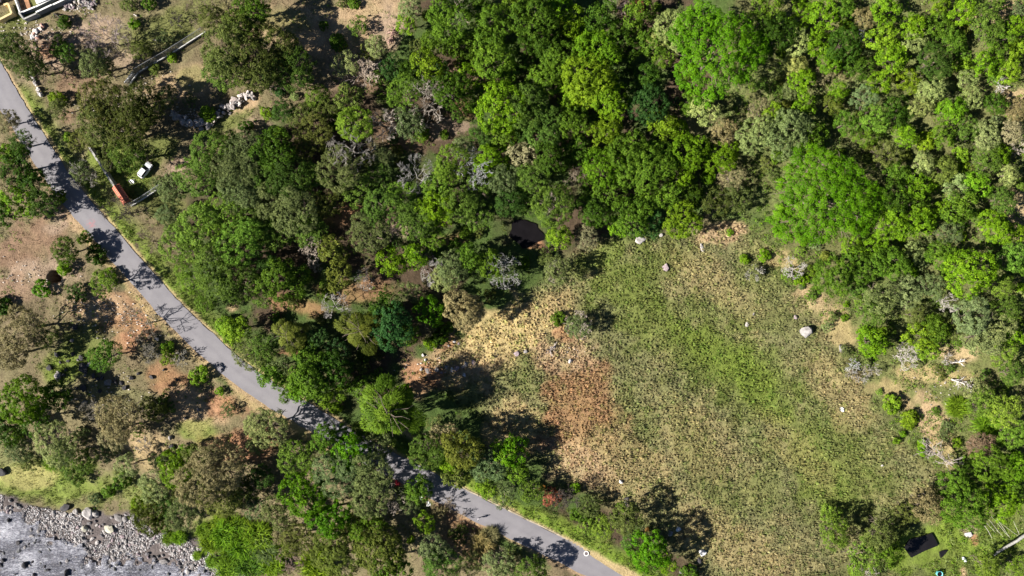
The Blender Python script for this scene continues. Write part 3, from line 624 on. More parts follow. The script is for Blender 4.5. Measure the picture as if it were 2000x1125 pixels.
# every tree and shrub the photograph shows: (photo x, photo y, crown radius in photo pixels, build, tint)
TREES = [
 # north-west, above the road
 (42,112,42,'F','n'),(20,90,30,'F','d'),(70,135,26,'F','d'),(125,42,14,'B','d'),(113,92,20,'F','m'),(128,105,22,'B','d'),(205,72,44,'N','p'),(185,122,32,'F','g'),(205,140,24,'F','o'),(242,84,26,'N','k'),(277,96,22,'F','n'),
 (200,195,48,'F','o'),(262,212,55,'F','n'),(190,245,44,'F','o'),(240,255,46,'F','n'),(278,225,24,'F','d'),(252,300,38,'F','m'),(215,310,24,'F','o'),(110,193,17,'B','y'),(113,212,22,'F','g'),(160,275,24,'F','o'),(130,268,10,'B','l'),(165,342,30,'N','m'),(160,335,22,'F','g'),
 (405,221,17,'B','l'),(437,100,52,'F','o'),(470,52,44,'B','n'),(492,10,40,'B','m'),(500,128,52,'F','n'),(446,146,34,'F','m'),(425,130,30,'F','m'),(545,92,46,'F','n'),(575,130,44,'F','d'),(540,140,38,'F','d'),(326,186,22,'F','g'),(372,198,15,'F','g'),
 (400,22,36,'N','k'),(412,30,26,'F','o'),(292,6,14,'B','m'),(255,8,20,'F','o'),(345,36,20,'N','d'),(262,45,12,'B','b'),(335,113,10,'B','l'),(302,136,12,'B','o'),(325,78,16,'F','g'),
 (408,302,42,'F','m'),(452,328,56,'F','g'),(380,345,45,'F','m'),(440,284,30,'F','b'),(308,360,16,'F','g'),(480,290,40,'F','g'),(470,370,45,'F','g'),(335,370,30,'F','g'),
 (237,412,30,'N','d'),(290,470,26,'N','k'),(330,420,24,'F','g'),
 # between road and river, west
 (10,300,20,'B','l'),(36,325,34,'B','d'),(40,278,26,'F','d'),(20,348,26,'F','k'),(62,356,28,'B','d'),(15,235,22,'F','k'),(30,395,32,'B','b'),(85,390,30,'F','d'),(120,385,14,'B','m'),(5,420,26,'B','d'),
 (125,490,27,'F','m'),(165,465,15,'B','l'),(185,497,20,'B','d'),(125,522,15,'B','b'),(82,562,19,'B','v'),(205,553,28,'F','y'),(210,540,16,'B','b'),(150,572,20,'F','d'),(275,630,38,'N','k'),(40,640,42,'F','k'),(20,690,34,'F','k'),(92,655,28,'F','n'),
 (205,695,32,'F','v'),(292,690,22,'N','m'),(326,678,14,'B','b'),(330,698,18,'F','y'),(356,702,20,'N','m'),(387,732,19,'B','l'),(0,600,20,'B','d'),(430,765,10,'B','b'),(445,800,14,'F','g'),
 (40,785,55,'B','b'),(15,835,32,'B','d'),(75,820,30,'B','d'),(110,868,44,'F','s'),(130,880,24,'F','m'),(235,810,46,'F','k'),(225,840,34,'F','k'),(180,800,22,'N','m'),(250,910,26,'F','s'),(170,900,26,'F','m'),(40,880,26,'F','g'),(30,860,18,'B','m'),(280,870,18,'N','g'),(150,930,20,'F','m'),
 (345,915,36,'B','b'),(415,930,66,'F','k'),(430,970,50,'F','o'),(390,900,34,'F','o'),(300,950,28,'F','s'),(365,1000,42,'F','g'),(290,1008,36,'B','n'),(275,985,22,'B','b'),(328,1052,13,'C','l'),(440,1040,30,'C','b'),(480,1060,36,'C','b'),(505,1045,32,'C','l'),(455,1080,30,'C','y'),(490,1100,34,'C','m'),(520,1070,30,'C','g'),(410,1060,24,'C','y'),(385,1085,10,'C','l'),(413,1098,13,'C','l'),(350,1050,16,'C','b'),(535,1100,28,'C','y'),(430,1020,20,'C','l'),(465,1030,24,'C','y'),(445,1110,24,'C','l'),(550,1070,22,'C','y'),(398,1035,18,'C','y'),(210,960,14,'B','m'),(185,975,12,'F','g'),(330,985,26,'F','m'),(310,900,20,'F','g'),(215,880,20,'F','g'),(130,905,22,'F','m'),(60,905,18,'F','o'),(160,850,18,'F','g'),(275,840,16,'F','m'),(350,960,24,'F','o'),(320,1020,20,'F','m'),(490,830,14,'F','s'),(300,800,26,'F','n'),(320,790,20,'F','d'),(360,880,14,'B','b'),(480,960,30,'F','n'),(510,930,26,'F','d'),(500,990,26,'F','g'),(110,770,30,'B','d'),(100,905,16,'C','l'),(240,940,18,'B','m'),
 # south, between road and river
 (520,835,40,'F','s'),(500,870,24,'F','g'),(575,890,38,'F','y'),(640,855,36,'B','m'),(685,888,42,'B','v'),(650,925,46,'F','g'),(595,965,44,'B','v'),(640,1010,46,'B','v'),(725,930,46,'F','g'),(720,975,40,'F','g'),(690,1015,26,'F','o'),(768,972,28,'N','w'),(774,944,7,'F','x'),(815,955,30,'B','m'),(800,975,26,'F','g'),
 (830,1022,22,'B','y'),(858,1002,16,'F','k'),(803,1055,8,'B','y'),(545,1000,32,'F','g'),(560,1040,26,'F','k'),(590,1055,36,'F','o'),(570,1085,30,'N','p'),(660,1080,56,'B','o'),(620,1100,36,'C','y'),(742,1075,54,'B','o'),(715,1035,36,'B','m'),(760,1110,40,'B','m'),(850,1075,32,'F','s'),(862,1105,40,'F','m'),(942,1062,26,'C','k'),(958,1045,18,'C','k'),(920,1050,16,'N','k'),(972,1098,30,'F','s'),(895,1045,20,'F','n'),(1040,1114,30,'F','m'),(1004,1084,16,'F','o'),(995,1112,26,'F','g'),(900,1010,16,'N','k'),(880,985,18,'N','k'),(920,1100,24,'F','g'),
 # strip between road and meadow
 (760,805,72,'P','m'),(590,755,32,'B','b'),(560,765,20,'F','m'),(645,765,32,'B','m'),(655,800,14,'B','y'),(740,870,28,'F','g'),(700,850,20,'F','m'),(830,880,38,'F','m'),(868,852,26,'F','w'),(902,880,42,'B','o'),(890,925,30,'B','o'),(950,910,34,'F','g'),(950,955,24,'B','l'),(985,965,26,'F','g'),(985,880,28,'B','b'),(1005,882,30,'B','v'),(1010,925,24,'B','m'),(1036,960,24,'F','m'),(1080,970,20,'B','r'),(1058,952,7,'F','c'),(1105,975,28,'N','d'),(1125,953,10,'B','b'),(1130,1005,16,'B','m'),(1150,990,22,'F','o'),
 (1225,1015,34,'F','o'),(1215,1000,16,'B','b'),(1265,1034,6,'F','c'),(1270,1080,42,'B','v'),(1240,1060,28,'F','m'),(1180,1030,24,'F','l'),(1150,1030,18,'F','l'),(1350,1120,18,'B','m'),(1300,1100,26,'B','b'),(880,900,24,'B','b'),(850,830,18,'F','g'),
 # middle wood
 (355,480,40,'F','l'),(392,438,46,'F','l'),(440,418,44,'F','b'),(470,470,46,'F','b'),(420,520,50,'F','m'),(380,545,36,'F','b'),(462,552,42,'F','m'),(400,592,24,'F','b'),(340,440,24,'F','g'),(500,440,40,'F','m'),(460,645,30,'B','l'),(485,690,36,'F','g'),(440,640,20,'B','l'),
 (520,400,42,'F','g'),(572,420,48,'F','g'),(530,450,34,'F','m'),(600,450,34,'F','m'),(606,490,32,'N','w'),(650,490,32,'B','o'),(660,540,30,'B','o'),(550,545,48,'B','m'),(510,520,36,'F','d'),(512,570,32,'F','m'),(585,540,26,'F','d'),(640,398,30,'F','n'),(620,520,18,'N','g'),
 (720,460,42,'F','g'),(742,410,36,'F','m'),(770,438,24,'N','p'),(812,435,42,'F','m'),(852,408,38,'B','b'),(900,400,38,'F','m'),(932,420,30,'F','m'),(762,510,33,'B','b'),(810,500,26,'B','b'),(845,465,24,'B','m'),(832,510,22,'N','p'),(885,520,34,'F','g'),(920,500,28,'B','m'),(960,515,30,'B','m'),(985,530,36,'N','g'),(985,525,24,'F','g'),(850,535,28,'N','w'),(865,545,28,'F','s'),(805,572,22,'F','g'),(715,545,24,'N','g'),
 (655,600,30,'N','w'),(705,645,54,'P','n'),(765,640,48,'B','t'),(798,655,26,'B','m'),(750,600,34,'B','d'),(840,610,30,'B','v'),(830,640,22,'F','k'),(857,655,20,'B','d'),(905,605,40,'B','w'),(562,655,38,'P','o'),(595,690,30,'B','d'),(622,665,26,'F','t'),(515,680,32,'F','m'),(545,715,28,'F','g'),(602,732,44,'B','m'),(652,722,38,'B','d'),(530,735,28,'B','m'),(700,755,22,'B','m'),(735,735,16,'F','m'),(660,690,24,'F','t'),(785,770,18,'B','b'),
 (690,240,36,'F','b'),(755,245,34,'N','w'),(800,235,32,'F','g'),(685,290,44,'N','g'),(660,325,46,'F','g'),(610,260,36,'F','o'),(530,290,46,'B','d'),(590,300,28,'F','n'),(810,340,38,'N','g'),(750,310,22,'F','g'),(740,345,26,'F','m'),(880,320,36,'F','b'),(922,330,42,'N','w'),(960,310,36,'B','b'),(905,290,22,'F','s'),(985,255,32,'B','m'),(560,350,44,'F','d'),(610,350,30,'F','m'),(520,345,36,'F','m'),(700,370,32,'F','m'),(860,360,34,'F','b'),(780,385,30,'F','b'),(930,370,30,'F','m'),(985,350,30,'F','g'),
 (620,185,25,'F','y'),(680,190,30,'B','o'),(575,188,9,'B','s'),(555,215,26,'F','d'),(520,222,12,'B','l'),(590,230,28,'F','o'),(545,258,12,'B','l'),(640,215,24,'F','n'),
 (660,84,17,'B','m'),(633,50,10,'B','m'),(700,50,20,'F','m'),(692,8,12,'B','m'),(668,5,10,'F','o'),(675,127,26,'F','s'),(715,145,28,'N','w'),(735,88,24,'F','s'),(720,105,18,'F','o'),(768,130,28,'B','t'),(832,122,34,'B','y'),(740,160,20,'F','m'),
 # north wood
 (795,45,24,'B','y'),(800,18,26,'F','s'),(872,40,44,'B','m'),(848,78,28,'B','m'),(905,28,28,'N','w'),(900,88,32,'B','m'),(930,8,34,'B','d'),(960,50,46,'B','m'),(965,112,46,'B','m'),(915,150,30,'B','b'),(880,172,40,'B','d'),(985,148,32,'B','m'),(980,205,50,'B','b'),(838,200,46,'N','g'),(792,180,36,'F','b'),(790,140,22,'B','d'),(830,165,22,'F','b'),(935,195,26,'B','d'),(945,260,28,'F','d'),
 (1040,30,44,'B','m'),(1062,78,36,'B','d'),(1020,98,36,'B','d'),(1120,40,32,'B','b'),(1132,78,22,'B','b'),(1092,112,38,'B','m'),(1065,155,40,'B','m'),(1178,30,34,'B','d'),(1165,95,42,'B','b'),(1148,152,56,'B','y'),(1192,192,42,'B','b'),(1122,180,34,'B','b'),(1030,205,48,'F','m'),(1062,242,42,'F','m'),(1112,235,38,'B','m'),(1005,10,30,'B','m'),(1090,8,30,'B','b'),(1020,255,34,'F','d'),
 (1216,65,30,'B','d'),(1250,22,32,'B','m'),(1246,12,16,'B','r'),(1276,78,30,'B','m'),(1235,95,24,'B','d'),(1322,55,40,'B','s'),(1286,78,24,'B','s'),(1296,108,26,'B','m'),(1210,8,26,'N','p'),(1400,98,106,'U','u'),(1268,145,26,'B','d'),(1270,202,38,'B','t'),(1190,262,40,'B','y'),(1292,240,34,'B','y'),(1325,252,22,'B','b'),(1228,300,44,'B','m'),(1262,318,56,'B','m'),(1180,320,40,'B','b'),(1300,312,26,'B','m'),(1348,296,36,'B','b'),(1412,308,36,'B','b'),(1378,215,32,'B','s'),(1350,200,24,'B','m'),(1412,258,26,'F','k'),(1482,262,40,'B','s'),(1488,220,28,'F','k'),(1340,140,20,'B','m'),
 (1020,300,28,'B','w'),(1080,300,40,'B','d'),(1122,342,26,'N','k'),(1040,345,34,'F','m'),(1430,345,28,'F','k'),(1385,345,15,'B','b'),(1332,345,26,'B','b'),(1130,290,30,'B','d'),(1150,350,26,'B','d'),(1085,400,44,'F','m'),(1090,395,28,'N','w'),(1092,462,28,'B','l'),(1145,465,26,'F','k'),(1160,412,36,'B','d'),(1232,418,42,'B','m'),(1256,400,34,'B','m'),(1212,440,24,'B','b'),(1268,435,30,'B','t'),(1330,430,38,'B','y'),(1398,395,28,'F','n'),(1030,400,26,'F','m'),(1000,392,34,'F','d'),(1300,380,34,'B','m'),(1355,385,24,'B','d'),(1190,372,32,'B','m'),(1440,390,26,'F','o'),
 # meadow
 (1088,530,28,'F','g'),(1090,530,24,'N','m'),(1089,622,14,'B','m'),(1128,635,27,'N','w'),(1127,638,24,'F','g'),(1552,522,24,'N','w'),(1455,507,11,'B','b'),(1492,500,14,'B','b'),(1475,537,20,'N','m'),(1475,530,14,'F','s'),(1425,455,8,'B','l'),(1565,545,14,'B','b'),(1535,540,12,'F','b'),
 # hillside, north-east
 (1520,62,40,'B','d'),(1500,25,34,'B','m'),(1572,28,26,'B','b'),(1560,82,28,'B','s'),(1555,125,22,'B','s'),(1612,25,30,'B','b'),(1600,80,30,'B','b'),(1655,82,36,'B','d'),(1625,122,25,'B','b'),(1690,32,22,'B','k'),(1735,20,30,'B','b'),(1725,75,32,'B','y'),(1790,50,28,'B','b'),(1786,78,24,'B','s'),(1840,45,26,'B','m'),(1885,25,30,'B','b'),(1862,72,26,'B','m'),(1930,40,34,'F','m'),(1960,72,30,'B','m'),(1990,95,20,'B','y'),(1650,15,24,'B','m'),(1690,75,20,'N','g'),(1840,8,22,'B','y'),(1985,50,24,'B','b'),
 (1540,258,50,'B','s'),(1515,225,28,'B','y'),(1575,205,26,'B','b'),(1626,202,24,'B','n'),(1570,155,26,'B','b'),(1610,145,18,'F','k'),(1640,137,18,'F','k'),(1682,130,26,'B','d'),(1746,110,32,'B','b'),(1776,160,25,'B','y'),(1720,160,24,'B','b'),(1830,120,36,'F','d'),(1882,130,20,'B','l'),(1892,155,22,'B','s'),(1936,120,30,'B','b'),(1975,140,26,'B','y'),(1822,170,28,'B','s'),(1800,205,24,'B','s'),(1760,215,30,'B','d'),(1690,190,26,'F','g'),(1712,230,30,'F','b'),(1655,240,28,'B','m'),(1595,260,28,'B','m'),(1640,180,22,'B','b'),
 (1862,212,28,'B','b'),(1902,190,24,'B','s'),(1950,200,24,'B','d'),(1990,215,22,'F','k'),(1772,262,25,'B','b'),(1812,275,20,'B','y'),(1850,262,28,'B','m'),(1890,250,26,'F','m'),(1930,262,30,'F','s'),(1982,255,26,'F','w'),(1732,300,26,'F','o'),(1805,316,25,'B','s'),(1845,332,26,'B','o'),(1880,300,17,'B','l'),(1930,310,30,'F','m'),(1972,340,24,'B','s'),(1755,335,26,'B','m'),(1790,362,30,'B','b'),(1870,362,24,'B','s'),(1912,362,28,'B','b'),(1955,165,18,'N','w'),(1690,265,24,'B','m'),(1960,300,22,'B','b'),(1990,290,20,'N','g'),
 (1612,385,112,'U','v'),(1745,388,34,'B','d'),(1800,395,26,'B','m'),(1745,440,36,'B','b'),(1800,432,34,'B','b'),(1842,410,22,'B','b'),(1790,490,22,'B','s'),(1880,402,34,'B','m'),(1908,425,20,'F','m'),(1960,388,28,'F','m'),(1950,442,36,'B','b'),(1988,455,22,'B','b'),(1840,500,30,'B','m'),(1900,530,52,'B','b'),(1633,542,40,'B','m'),(1680,520,36,'B','m'),(1740,512,36,'B','m'),(1712,482,26,'B','b'),(1668,482,24,'B','b'),(1720,580,34,'F','g'),(1770,570,30,'F','s'),(1700,605,30,'F','m'),(1855,455,24,'F','g'),(1980,500,28,'F','b'),(1960,555,26,'F','y'),(1820,560,26,'F','g'),(1850,590,22,'N','w'),(1790,615,24,'F','o'),
 (1705,670,30,'B','b'),(1690,655,18,'B','b'),(1800,655,30,'B','l'),(1815,682,24,'B','l'),(1832,640,28,'B','m'),(1902,620,40,'F','s'),(1950,640,34,'F','s'),(1920,662,34,'F','s'),(1972,600,28,'F','m'),(1960,690,26,'F','y'),(1985,662,22,'B','b'),(1665,712,18,'N','g'),(1700,725,19,'N','m'),(1680,736,16,'N','g'),(1658,730,13,'N','m'),(1765,697,28,'N','w'),(1860,640,24,'F','o'),(1980,730,26,'F','m'),
 (1745,790,18,'B','l'),(1776,820,18,'B','l'),(1870,795,24,'C','l'),(1752,862,8,'B','l'),(1920,785,30,'F','y'),(1962,805,34,'F','y'),(1930,830,28,'C','y'),(1985,850,28,'F','b'),(1915,872,28,'F','e'),(1942,905,38,'B','m'),(1985,912,30,'B','b'),(1900,908,20,'F','b'),(1870,948,38,'B','m'),(1882,990,42,'B','m'),(1812,985,34,'F','k'),(1772,1002,26,'F','o'),(1955,985,38,'B','b'),(1980,960,24,'B','m'),(1905,760,24,'F','s'),(1850,700,14,'N','w'),
 (1720,1050,34,'F','o'),(1682,1092,34,'F','y'),(1630,1042,30,'F','y'),(1622,1002,20,'F','y'),(1742,1082,28,'B','m'),(1668,1112,12,'B','y'),(1930,1108,26,'F','y'),(1985,1105,22,'F','b'),(1750,1030,22,'F','o'),(1700,1120,20,'N','w'),
]
POS = []          # (object, photo x, photo y, look phrase, category word)
SIZEW = ('small', 'mid-sized', 'large')
LOOK = dict(d='dark green', m='mid green', b='bright green', y='yellow-green', l='lime green', s='pale sage', k='khaki', o='olive green', g='grey-green', t='blue-green', v='vivid green', w='cream', r='rust red', e='reddish brown', u='vivid green', n='deep olive', c='orange', x='crimson')
BLOOK = dict(g='grey', w='whitish', p='pinkish grey', k='brown', d='blackish', m='ashen')
def place_tree(px, py, rp, build, tint, i):
    r = np.random.default_rng(5000 + i)
    R = rp / PPM
    opts = sorted(set(k[1] for k in PROTO if k[0] == build)); sz = min(opts, key=lambda s: abs(math.log(PROTO[(build, s)][0][0] / R)))
    Rp, Hp, parts = PROTO[(build, sz)][i % len(PROTO[(build, sz)])] if build != 'U' else PROTO[(build, sz)][0 if px < 1500 else 1]
    s = R / Rp
    if build == 'U': s *= 1.0
    zs = s * r.uniform(.88, 1.12)
    if build in 'BF' and sz == 'S': zs *= .9
    hc = Hp * zs * (.72 if sz != 'S' else .55)
    if build == 'N': hc = Hp * zs * .55
    if build == 'C': hc = Hp * zs * .35
    p = px2w(px, py, hc)
    sc = s * (CAMH - p.z - hc) / CAMH
    shrub = sz == 'S' or build == 'C'
    nm = {'B': 'broadleaf_tree', 'F': 'feathery_tree', 'N': 'bare_tree', 'P': 'needle_leaved_tree', 'U': 'umbrella_tree', 'C': 'cane_clump'}[build]
    if shrub: nm = {'B': 'round_bush', 'F': 'loose_shrub', 'N': 'bare_shrub', 'C': 'cane_clump'}[build]
    o = bpy.data.objects.new(nm, None); COL.objects.link(o); o.empty_display_size = .5
    o.location = p; o.rotation_euler = (0, 0, r.uniform(0, 6.28) if build != 'U' else 0)
    o.scale = (sc * r.uniform(.92, 1.1), sc * r.uniform(.92, 1.1), zs * sc / s)
    hue = r.normal(.02, .05); val = r.normal(1, .1)
    tc = BARKT[tint] if build == 'N' else TINT[tint]
    if build == 'F': lum = .3 * tc[0] + .6 * tc[1] + .1 * tc[2]; tc = tuple(c_ * .92 + lum * 1.1 * .08 for c_ in tc)
    colr = (max(.01, tc[0] * val * (1 + hue)), max(.01, tc[1] * val), max(.005, tc[2] * val * (1 - hue)), 1)
    for pn, me in parts:
        c = bpy.data.objects.new(pn, me); COL.objects.link(c); c.parent = o; c.color = colr
    word = 'shrub' if shrub else 'tree'
    if build == 'C': word = 'cane clump'
    form = {'B': 'round' if shrub else 'leafy', 'F': 'loose' if shrub else 'airy', 'N': 'leafless', 'P': 'needled', 'U': 'flat spreading', 'C': 'arching'}[build]
    size = SIZEW[0 if rp < (14 if shrub else 26) else (1 if rp < (24 if shrub else 40) else 2)]
    look = f"{size} {BLOOK[tint] if build == 'N' else LOOK[tint]} {form} {word}"
    o["category"] = 'shrub' if word == 'shrub' else ('plant' if build == 'C' else 'tree')
    POS.append((o, px, py, look))
    return o
for i, t in enumerate(TREES): place_tree(*t, i)
# low scrub bushes between the trees of the hillside
SCRUB = [(1440, 120), (1480, 320), (1520, 450), (1660, 590), (1780, 640), (2020, 640), (2020, -20), (1470, -20)]
rr = np.random.default_rng(77); cnt = 0; taken = [(t[0], t[1], t[2]) for t in TREES]
for _ in range(6000):
    if cnt >= 70: break
    px, py = rr.uniform(1440, 2000), rr.uniform(0, 640)
    if in_poly_dist(np.array([px]), np.array([py]), SCRUB)[0] > -10: continue
    if any(math.hypot(px - a, py - b) < c * .75 + 6 for a, b, c in taken): continue
    rp = rr.uniform(9, 17); taken.append((px, py, rp)); place_tree(px, py, rp, 'BF'[int(rr.integers(0, 2))], 'mbbysoog'[int(rr.integers(0, 8))], 2000 + cnt); cnt += 1
cnt = 0
for _ in range(6000):
    if cnt >= 45: break
    px, py = rr.uniform(1480, 2000), rr.uniform(440, 1000)
    if in_poly_dist(np.array([px]), np.array([py]), MEADOW)[0] < 8: continue
    if any(math.hypot(px - a, py - b) < c * .8 + 4 for a, b, c in taken): continue
    rp = rr.uniform(6, 13); taken.append((px, py, rp)); place_tree(px, py, rp, 'BF'[int(rr.integers(0, 2))], 'mbylgogs'[int(rr.integers(0, 8))], 3000 + cnt); cnt += 1
cnt = 0
for _ in range(6000):
    if cnt >= 60: break
    px, py = rr.uniform(480, 1420), rr.uniform(0, 720)
    if in_poly_dist(np.array([px]), np.array([py]), MEADOW)[0] < 20 or (px < 800 and py < 180): continue
    if math.hypot(px - 1028, py - 458) < 40: continue
    if any(math.hypot(px - a, py - b) < c * .7 + 4 for a, b, c in taken): continue
    rp = rr.uniform(9, 17); taken.append((px, py, rp)); place_tree(px, py, rp, 'BF'[int(rr.integers(0, 2))], 'dmdmbnot'[int(rr.integers(0, 8))], 4000 + cnt); cnt += 1

# ------------------------------------------------------------------ grass, undergrowth, litter (nobody could count it)
OPENP = [L[1] for L in LAYERS if L[0] == 'P']
def scatter(n, x0, x1, y0, y1, r): return r.uniform(x0, x1, n), r.uniform(y0, y1, n)
def blades(name, x, y, h, col, r, per=5, spread=.22, wd=.07, lean=.5):
    n = len(x); k = np.repeat(np.arange(n), per); m = len(k); a = r.uniform(0, 6.283, m); q = spread * np.sqrt(r.uniform(size=m))
    bx = x[k] + q * np.cos(a); by = y[k] + q * np.sin(a); bz = sample(Z, bx, by) - .06
    hh = h[k] * r.uniform(.6, 1.25, m); a2 = a + r.normal(0, .7, m); ln = hh * lean * r.uniform(.4, 1.5, m)
    tip = np.stack([bx + ln * np.cos(a2), by + ln * np.sin(a2), bz + hh], 1); s = r.uniform(0, 6.283, m); w = wd * r.uniform(.6, 1.5, m)
    dx = np.cos(s) * w; dy = np.sin(s) * w; base = np.stack([bx, by, bz], 1)
    b0 = base + np.stack([-dx, -dy, 0 * dx], 1); b1 = base + np.stack([dx, dy, 0 * dx], 1)
    V = np.stack([b0, b1, tip], 1).reshape(-1, 3); F = np.arange(3 * m).reshape(m, 3)
    cc = np.clip(col[k] * r.uniform(.65, 1.4, (m, 1)) * (1 + r.normal(0, .07, (m, 3))), .004, .85)
    return link(name, mesh_arrays(name, V, F, M_GRASS, {"tone": ('c', np.repeat(cc, 3, 0))}))
r = np.random.default_rng(21)
def tussocks(name, x, y, R, col, r, per=26):
    """bunch grass: blades rising from a crown and arching outwards"""
    n = len(x); k = np.repeat(np.arange(n), per); m = len(k); a = r.uniform(0, 6.283, m); q = R[k] * .35 * np.sqrt(r.uniform(size=m)); bx = x[k] + q * np.cos(a); by = y[k] + q * np.sin(a); bz = sample(Z, x, y)[k] - .08
    lean0 = r.normal(.25, .25, n); d0 = np.stack([np.cos(lean0), np.sin(lean0)], 1) * (R * .45)[:, None]
    out = R[k] * r.uniform(.25, 1.0, m); h = R[k] * r.uniform(.5, 1.0, m) * (1.1 - .45 * out / R[k])
    tx = bx + out * np.cos(a) + d0[k, 0]; ty = by + out * np.sin(a) + d0[k, 1]; w = .05 + .06 * r.uniform(size=m); sx = -np.sin(a) * w; sy = np.cos(a) * w
    mid = np.stack([bx * .5 + tx * .5, by * .5 + ty * .5, bz + h], 1); tip = np.stack([tx, ty, bz + h * r.uniform(.35, .95, m)], 1); base = np.stack([bx, by, bz], 1); sd = np.stack([sx, sy, 0 * sx], 1)
    V = np.stack([base - sd, base + sd, mid + sd * .8, mid - sd * .8, tip], 1).reshape(-1, 3); i5 = np.arange(m)[:, None] * 5
    cc = np.clip(col[k] * r.uniform(.82, 1.25, (m, 1)) * (1 + r.normal(0, .05, (m, 3))), .004, .85)
    return link(name, mesh_arrays(name, V, [i5 + np.array([[0, 1, 2, 3]]), i5 + np.array([[3, 2, 4]])], M_GRASS, {"tone": ('c', np.repeat(cc, 5, 0))}))
gx_, gy_ = scatter(60000, -30, 112, -72, 22, r); gzv = sample(Z0, gx_, gy_); ppx, ppy = w2px(gx_, gy_, gzv); mdd = in_poly_dist(ppx, ppy, MEADOW)
sel = (mdd < 4); gx_, gy_ = gx_[sel], gy_[sel]
cell = {}; keepi = []; wvs = (.42 + .85 * r.uniform(size=len(gx_)) ** 1.5).tolist()                                   # keep tussocks apart
for i, (a, b) in enumerate(zip(gx_.tolist(), gy_.tolist())):
    wv = wvs[i]
    if any(math.hypot(a - p, b - q) < wv for ii in (-1, 0, 1) for jj in (-1, 0, 1) for p, q in cell.get((int(a // 1.5) + ii, int(b // 1.5) + jj), ())): continue
    c = (int(a // 1.5), int(b // 1.5))
    cell.setdefault(c, []).append((a, b)); keepi.append(i)
gx_, gy_ = gx_[keepi], gy_[keepi]; tn = sample(TONE, gx_, gy_); cl = fbm(gx_, gy_, 9.0, 3, 12.0)
big = r.uniform(.3, .85, len(gx_)) * (.7 + .6 * cl); tcol = tn * (1 + r.normal(0, .16, (len(gx_), 1))); gm_ = (r.uniform(size=len(gx_)) < .16)[:, None]; tcol = np.where(gm_, tcol * np.array((.78, .92, .7)), tcol)
tag(tussocks("meadow_grass", gx_, gy_, big, tcol * 1.15, r, 18), "tufted dry and green meadow grass across the clearing", "grass", kind="stuff")
gx_, gy_ = scatter(70000, -30, 112, -72, 22, r); gzv = sample(Z0, gx_, gy_); ppx, ppy = w2px(gx_, gy_, gzv); sel = in_poly_dist(ppx, ppy, MEADOW) < 4; gx_, gy_ = gx_[sel], gy_[sel]
tag(blades("meadow_sward", gx_, gy_, r.uniform(.12, .3, len(gx_)), sample(TONE, gx_, gy_), r, 4, .25, .05, .8), "short grass between the tussocks of the meadow", "grass", kind="stuff")
gx_, gy_ = scatter(300000, -140, 140, -84, 84, r); gzv = sample(Z0, gx_, gy_); ppx, ppy = w2px(gx_, gy_, gzv)
op = np.min(np.stack([in_poly_dist(ppx, ppy, P) for P in OPENP]), 0); mdd = in_poly_dist(ppx, ppy, MEADOW); gdd = in_poly_dist(ppx, ppy, GRAVEL); drr = dist_poly(gx_, gy_, road_w)
vg = np.minimum(dist_poly(ppx, ppy, VERGE_R), dist_poly(ppx, ppy, VERGE_R2))
tn = sample(TONE, gx_, gy_); green = np.clip((tn[:, 1] - tn[:, 0]) * 9 + .55, .34, 1)
sel = ((op < 0) | (vg < 40)) & (mdd > 2) & (gdd > 2) & (drr > ROAD_HALF + .15) & (r.uniform(size=len(gx_)) < green * .75 * smooth(.33, .55, fbm(gx_, gy_, 2.2, 2, 40.0)))
pool_px = [(1800, 1064, 40), (1840, 1080, 14), (1028, 458, 36), (107, 543, 16)]
for a, b, c in pool_px: sel &= np.hypot(ppx - a, ppy - b) > c
gx_, gy_, tn, green = gx_[sel], gy_[sel], tn[sel], green[sel]
tag(blades("rough_grass", gx_, gy_, .2 + .5 * green * r.uniform(.3, 1.3, len(gx_)), tn * r.uniform(.7, 1.35, (len(gx_), 1)), r, 4, .28, .07, .9), "rough grass and weeds on verges, banks and slopes", "grass", kind="stuff")
def carpet(name, n, mask_fn, cols, hmax, r, size, per=14, spread=.5):
    x, y = scatter(n, -140, 140, -84, 84, r); z = sample(Z0, x, y); px, py = w2px(x, y, z); ok = mask_fn(px, py, x, y); x, y = x[ok], y[ok]; z = sample(Z, x, y); n = len(x)
    h = r.uniform(.1, 1, n) ** 1.6 * hmax; k = np.repeat(np.arange(n), per); m = len(k); d = unit(r.normal(size=(m, 3)) + np.array((0, 0, .5)))
    P = np.stack([x[k], y[k], z[k] + h[k] * .6], 1) + d * np.stack([np.full(m, spread), np.full(m, spread), h[k] * .5 + .05], 1) * r.uniform(.5, 1, (m, 1))
    Nn = unit(d * .7 + np.array((0, 0, .5)) + r.normal(size=(m, 3)) * .4); V, F, var = leaves(P, Nn, size, size * .6, np.full(m, .5), r)
    cc = cols[r.integers(0, len(cols), n)][k] * r.uniform(.6, 1.35, (m, 1))
    return link(name, mesh_arrays(name, V, F, M_GRASS, {"tone": ('c', np.repeat(cc, 4, 0))}))
def notroad(px, py, x, y):
    ok = (dist_poly(x, y, road_w) > ROAD_HALF + .6) & (in_poly_dist(px, py, GRAVEL) > 4)
    for a, b, c in pool_px: ok &= np.hypot(px - a, py - b) > c
    return ok
def wood_mask(px, py, x, y):
    o = np.min(np.stack([in_poly_dist(px, py, P) for P in OPENP]), 0); return notroad(px, py, x, y) & (o > 0) & (fbm(x, y, 7, 3, 60.0) > .47)
def slope_mask(px, py, x, y):
    e = np.minimum(in_poly_dist(px, py, OPENP[2]), in_poly_dist(px, py, OPENP[3])); return notroad(px, py, x, y) & (e < 0) & (in_poly_dist(px, py, MEADOW) > 6) & (fbm(x, y, 5, 3, 66.0) > .40)
def bank_mask(px, py, x, y):
    e = np.minimum(in_poly_dist(px, py, OPENP[0]), in_poly_dist(px, py, OPENP[1])); return notroad(px, py, x, y) & (e < 0) & (fbm(x, y, 6, 3, 70.0) > .5)
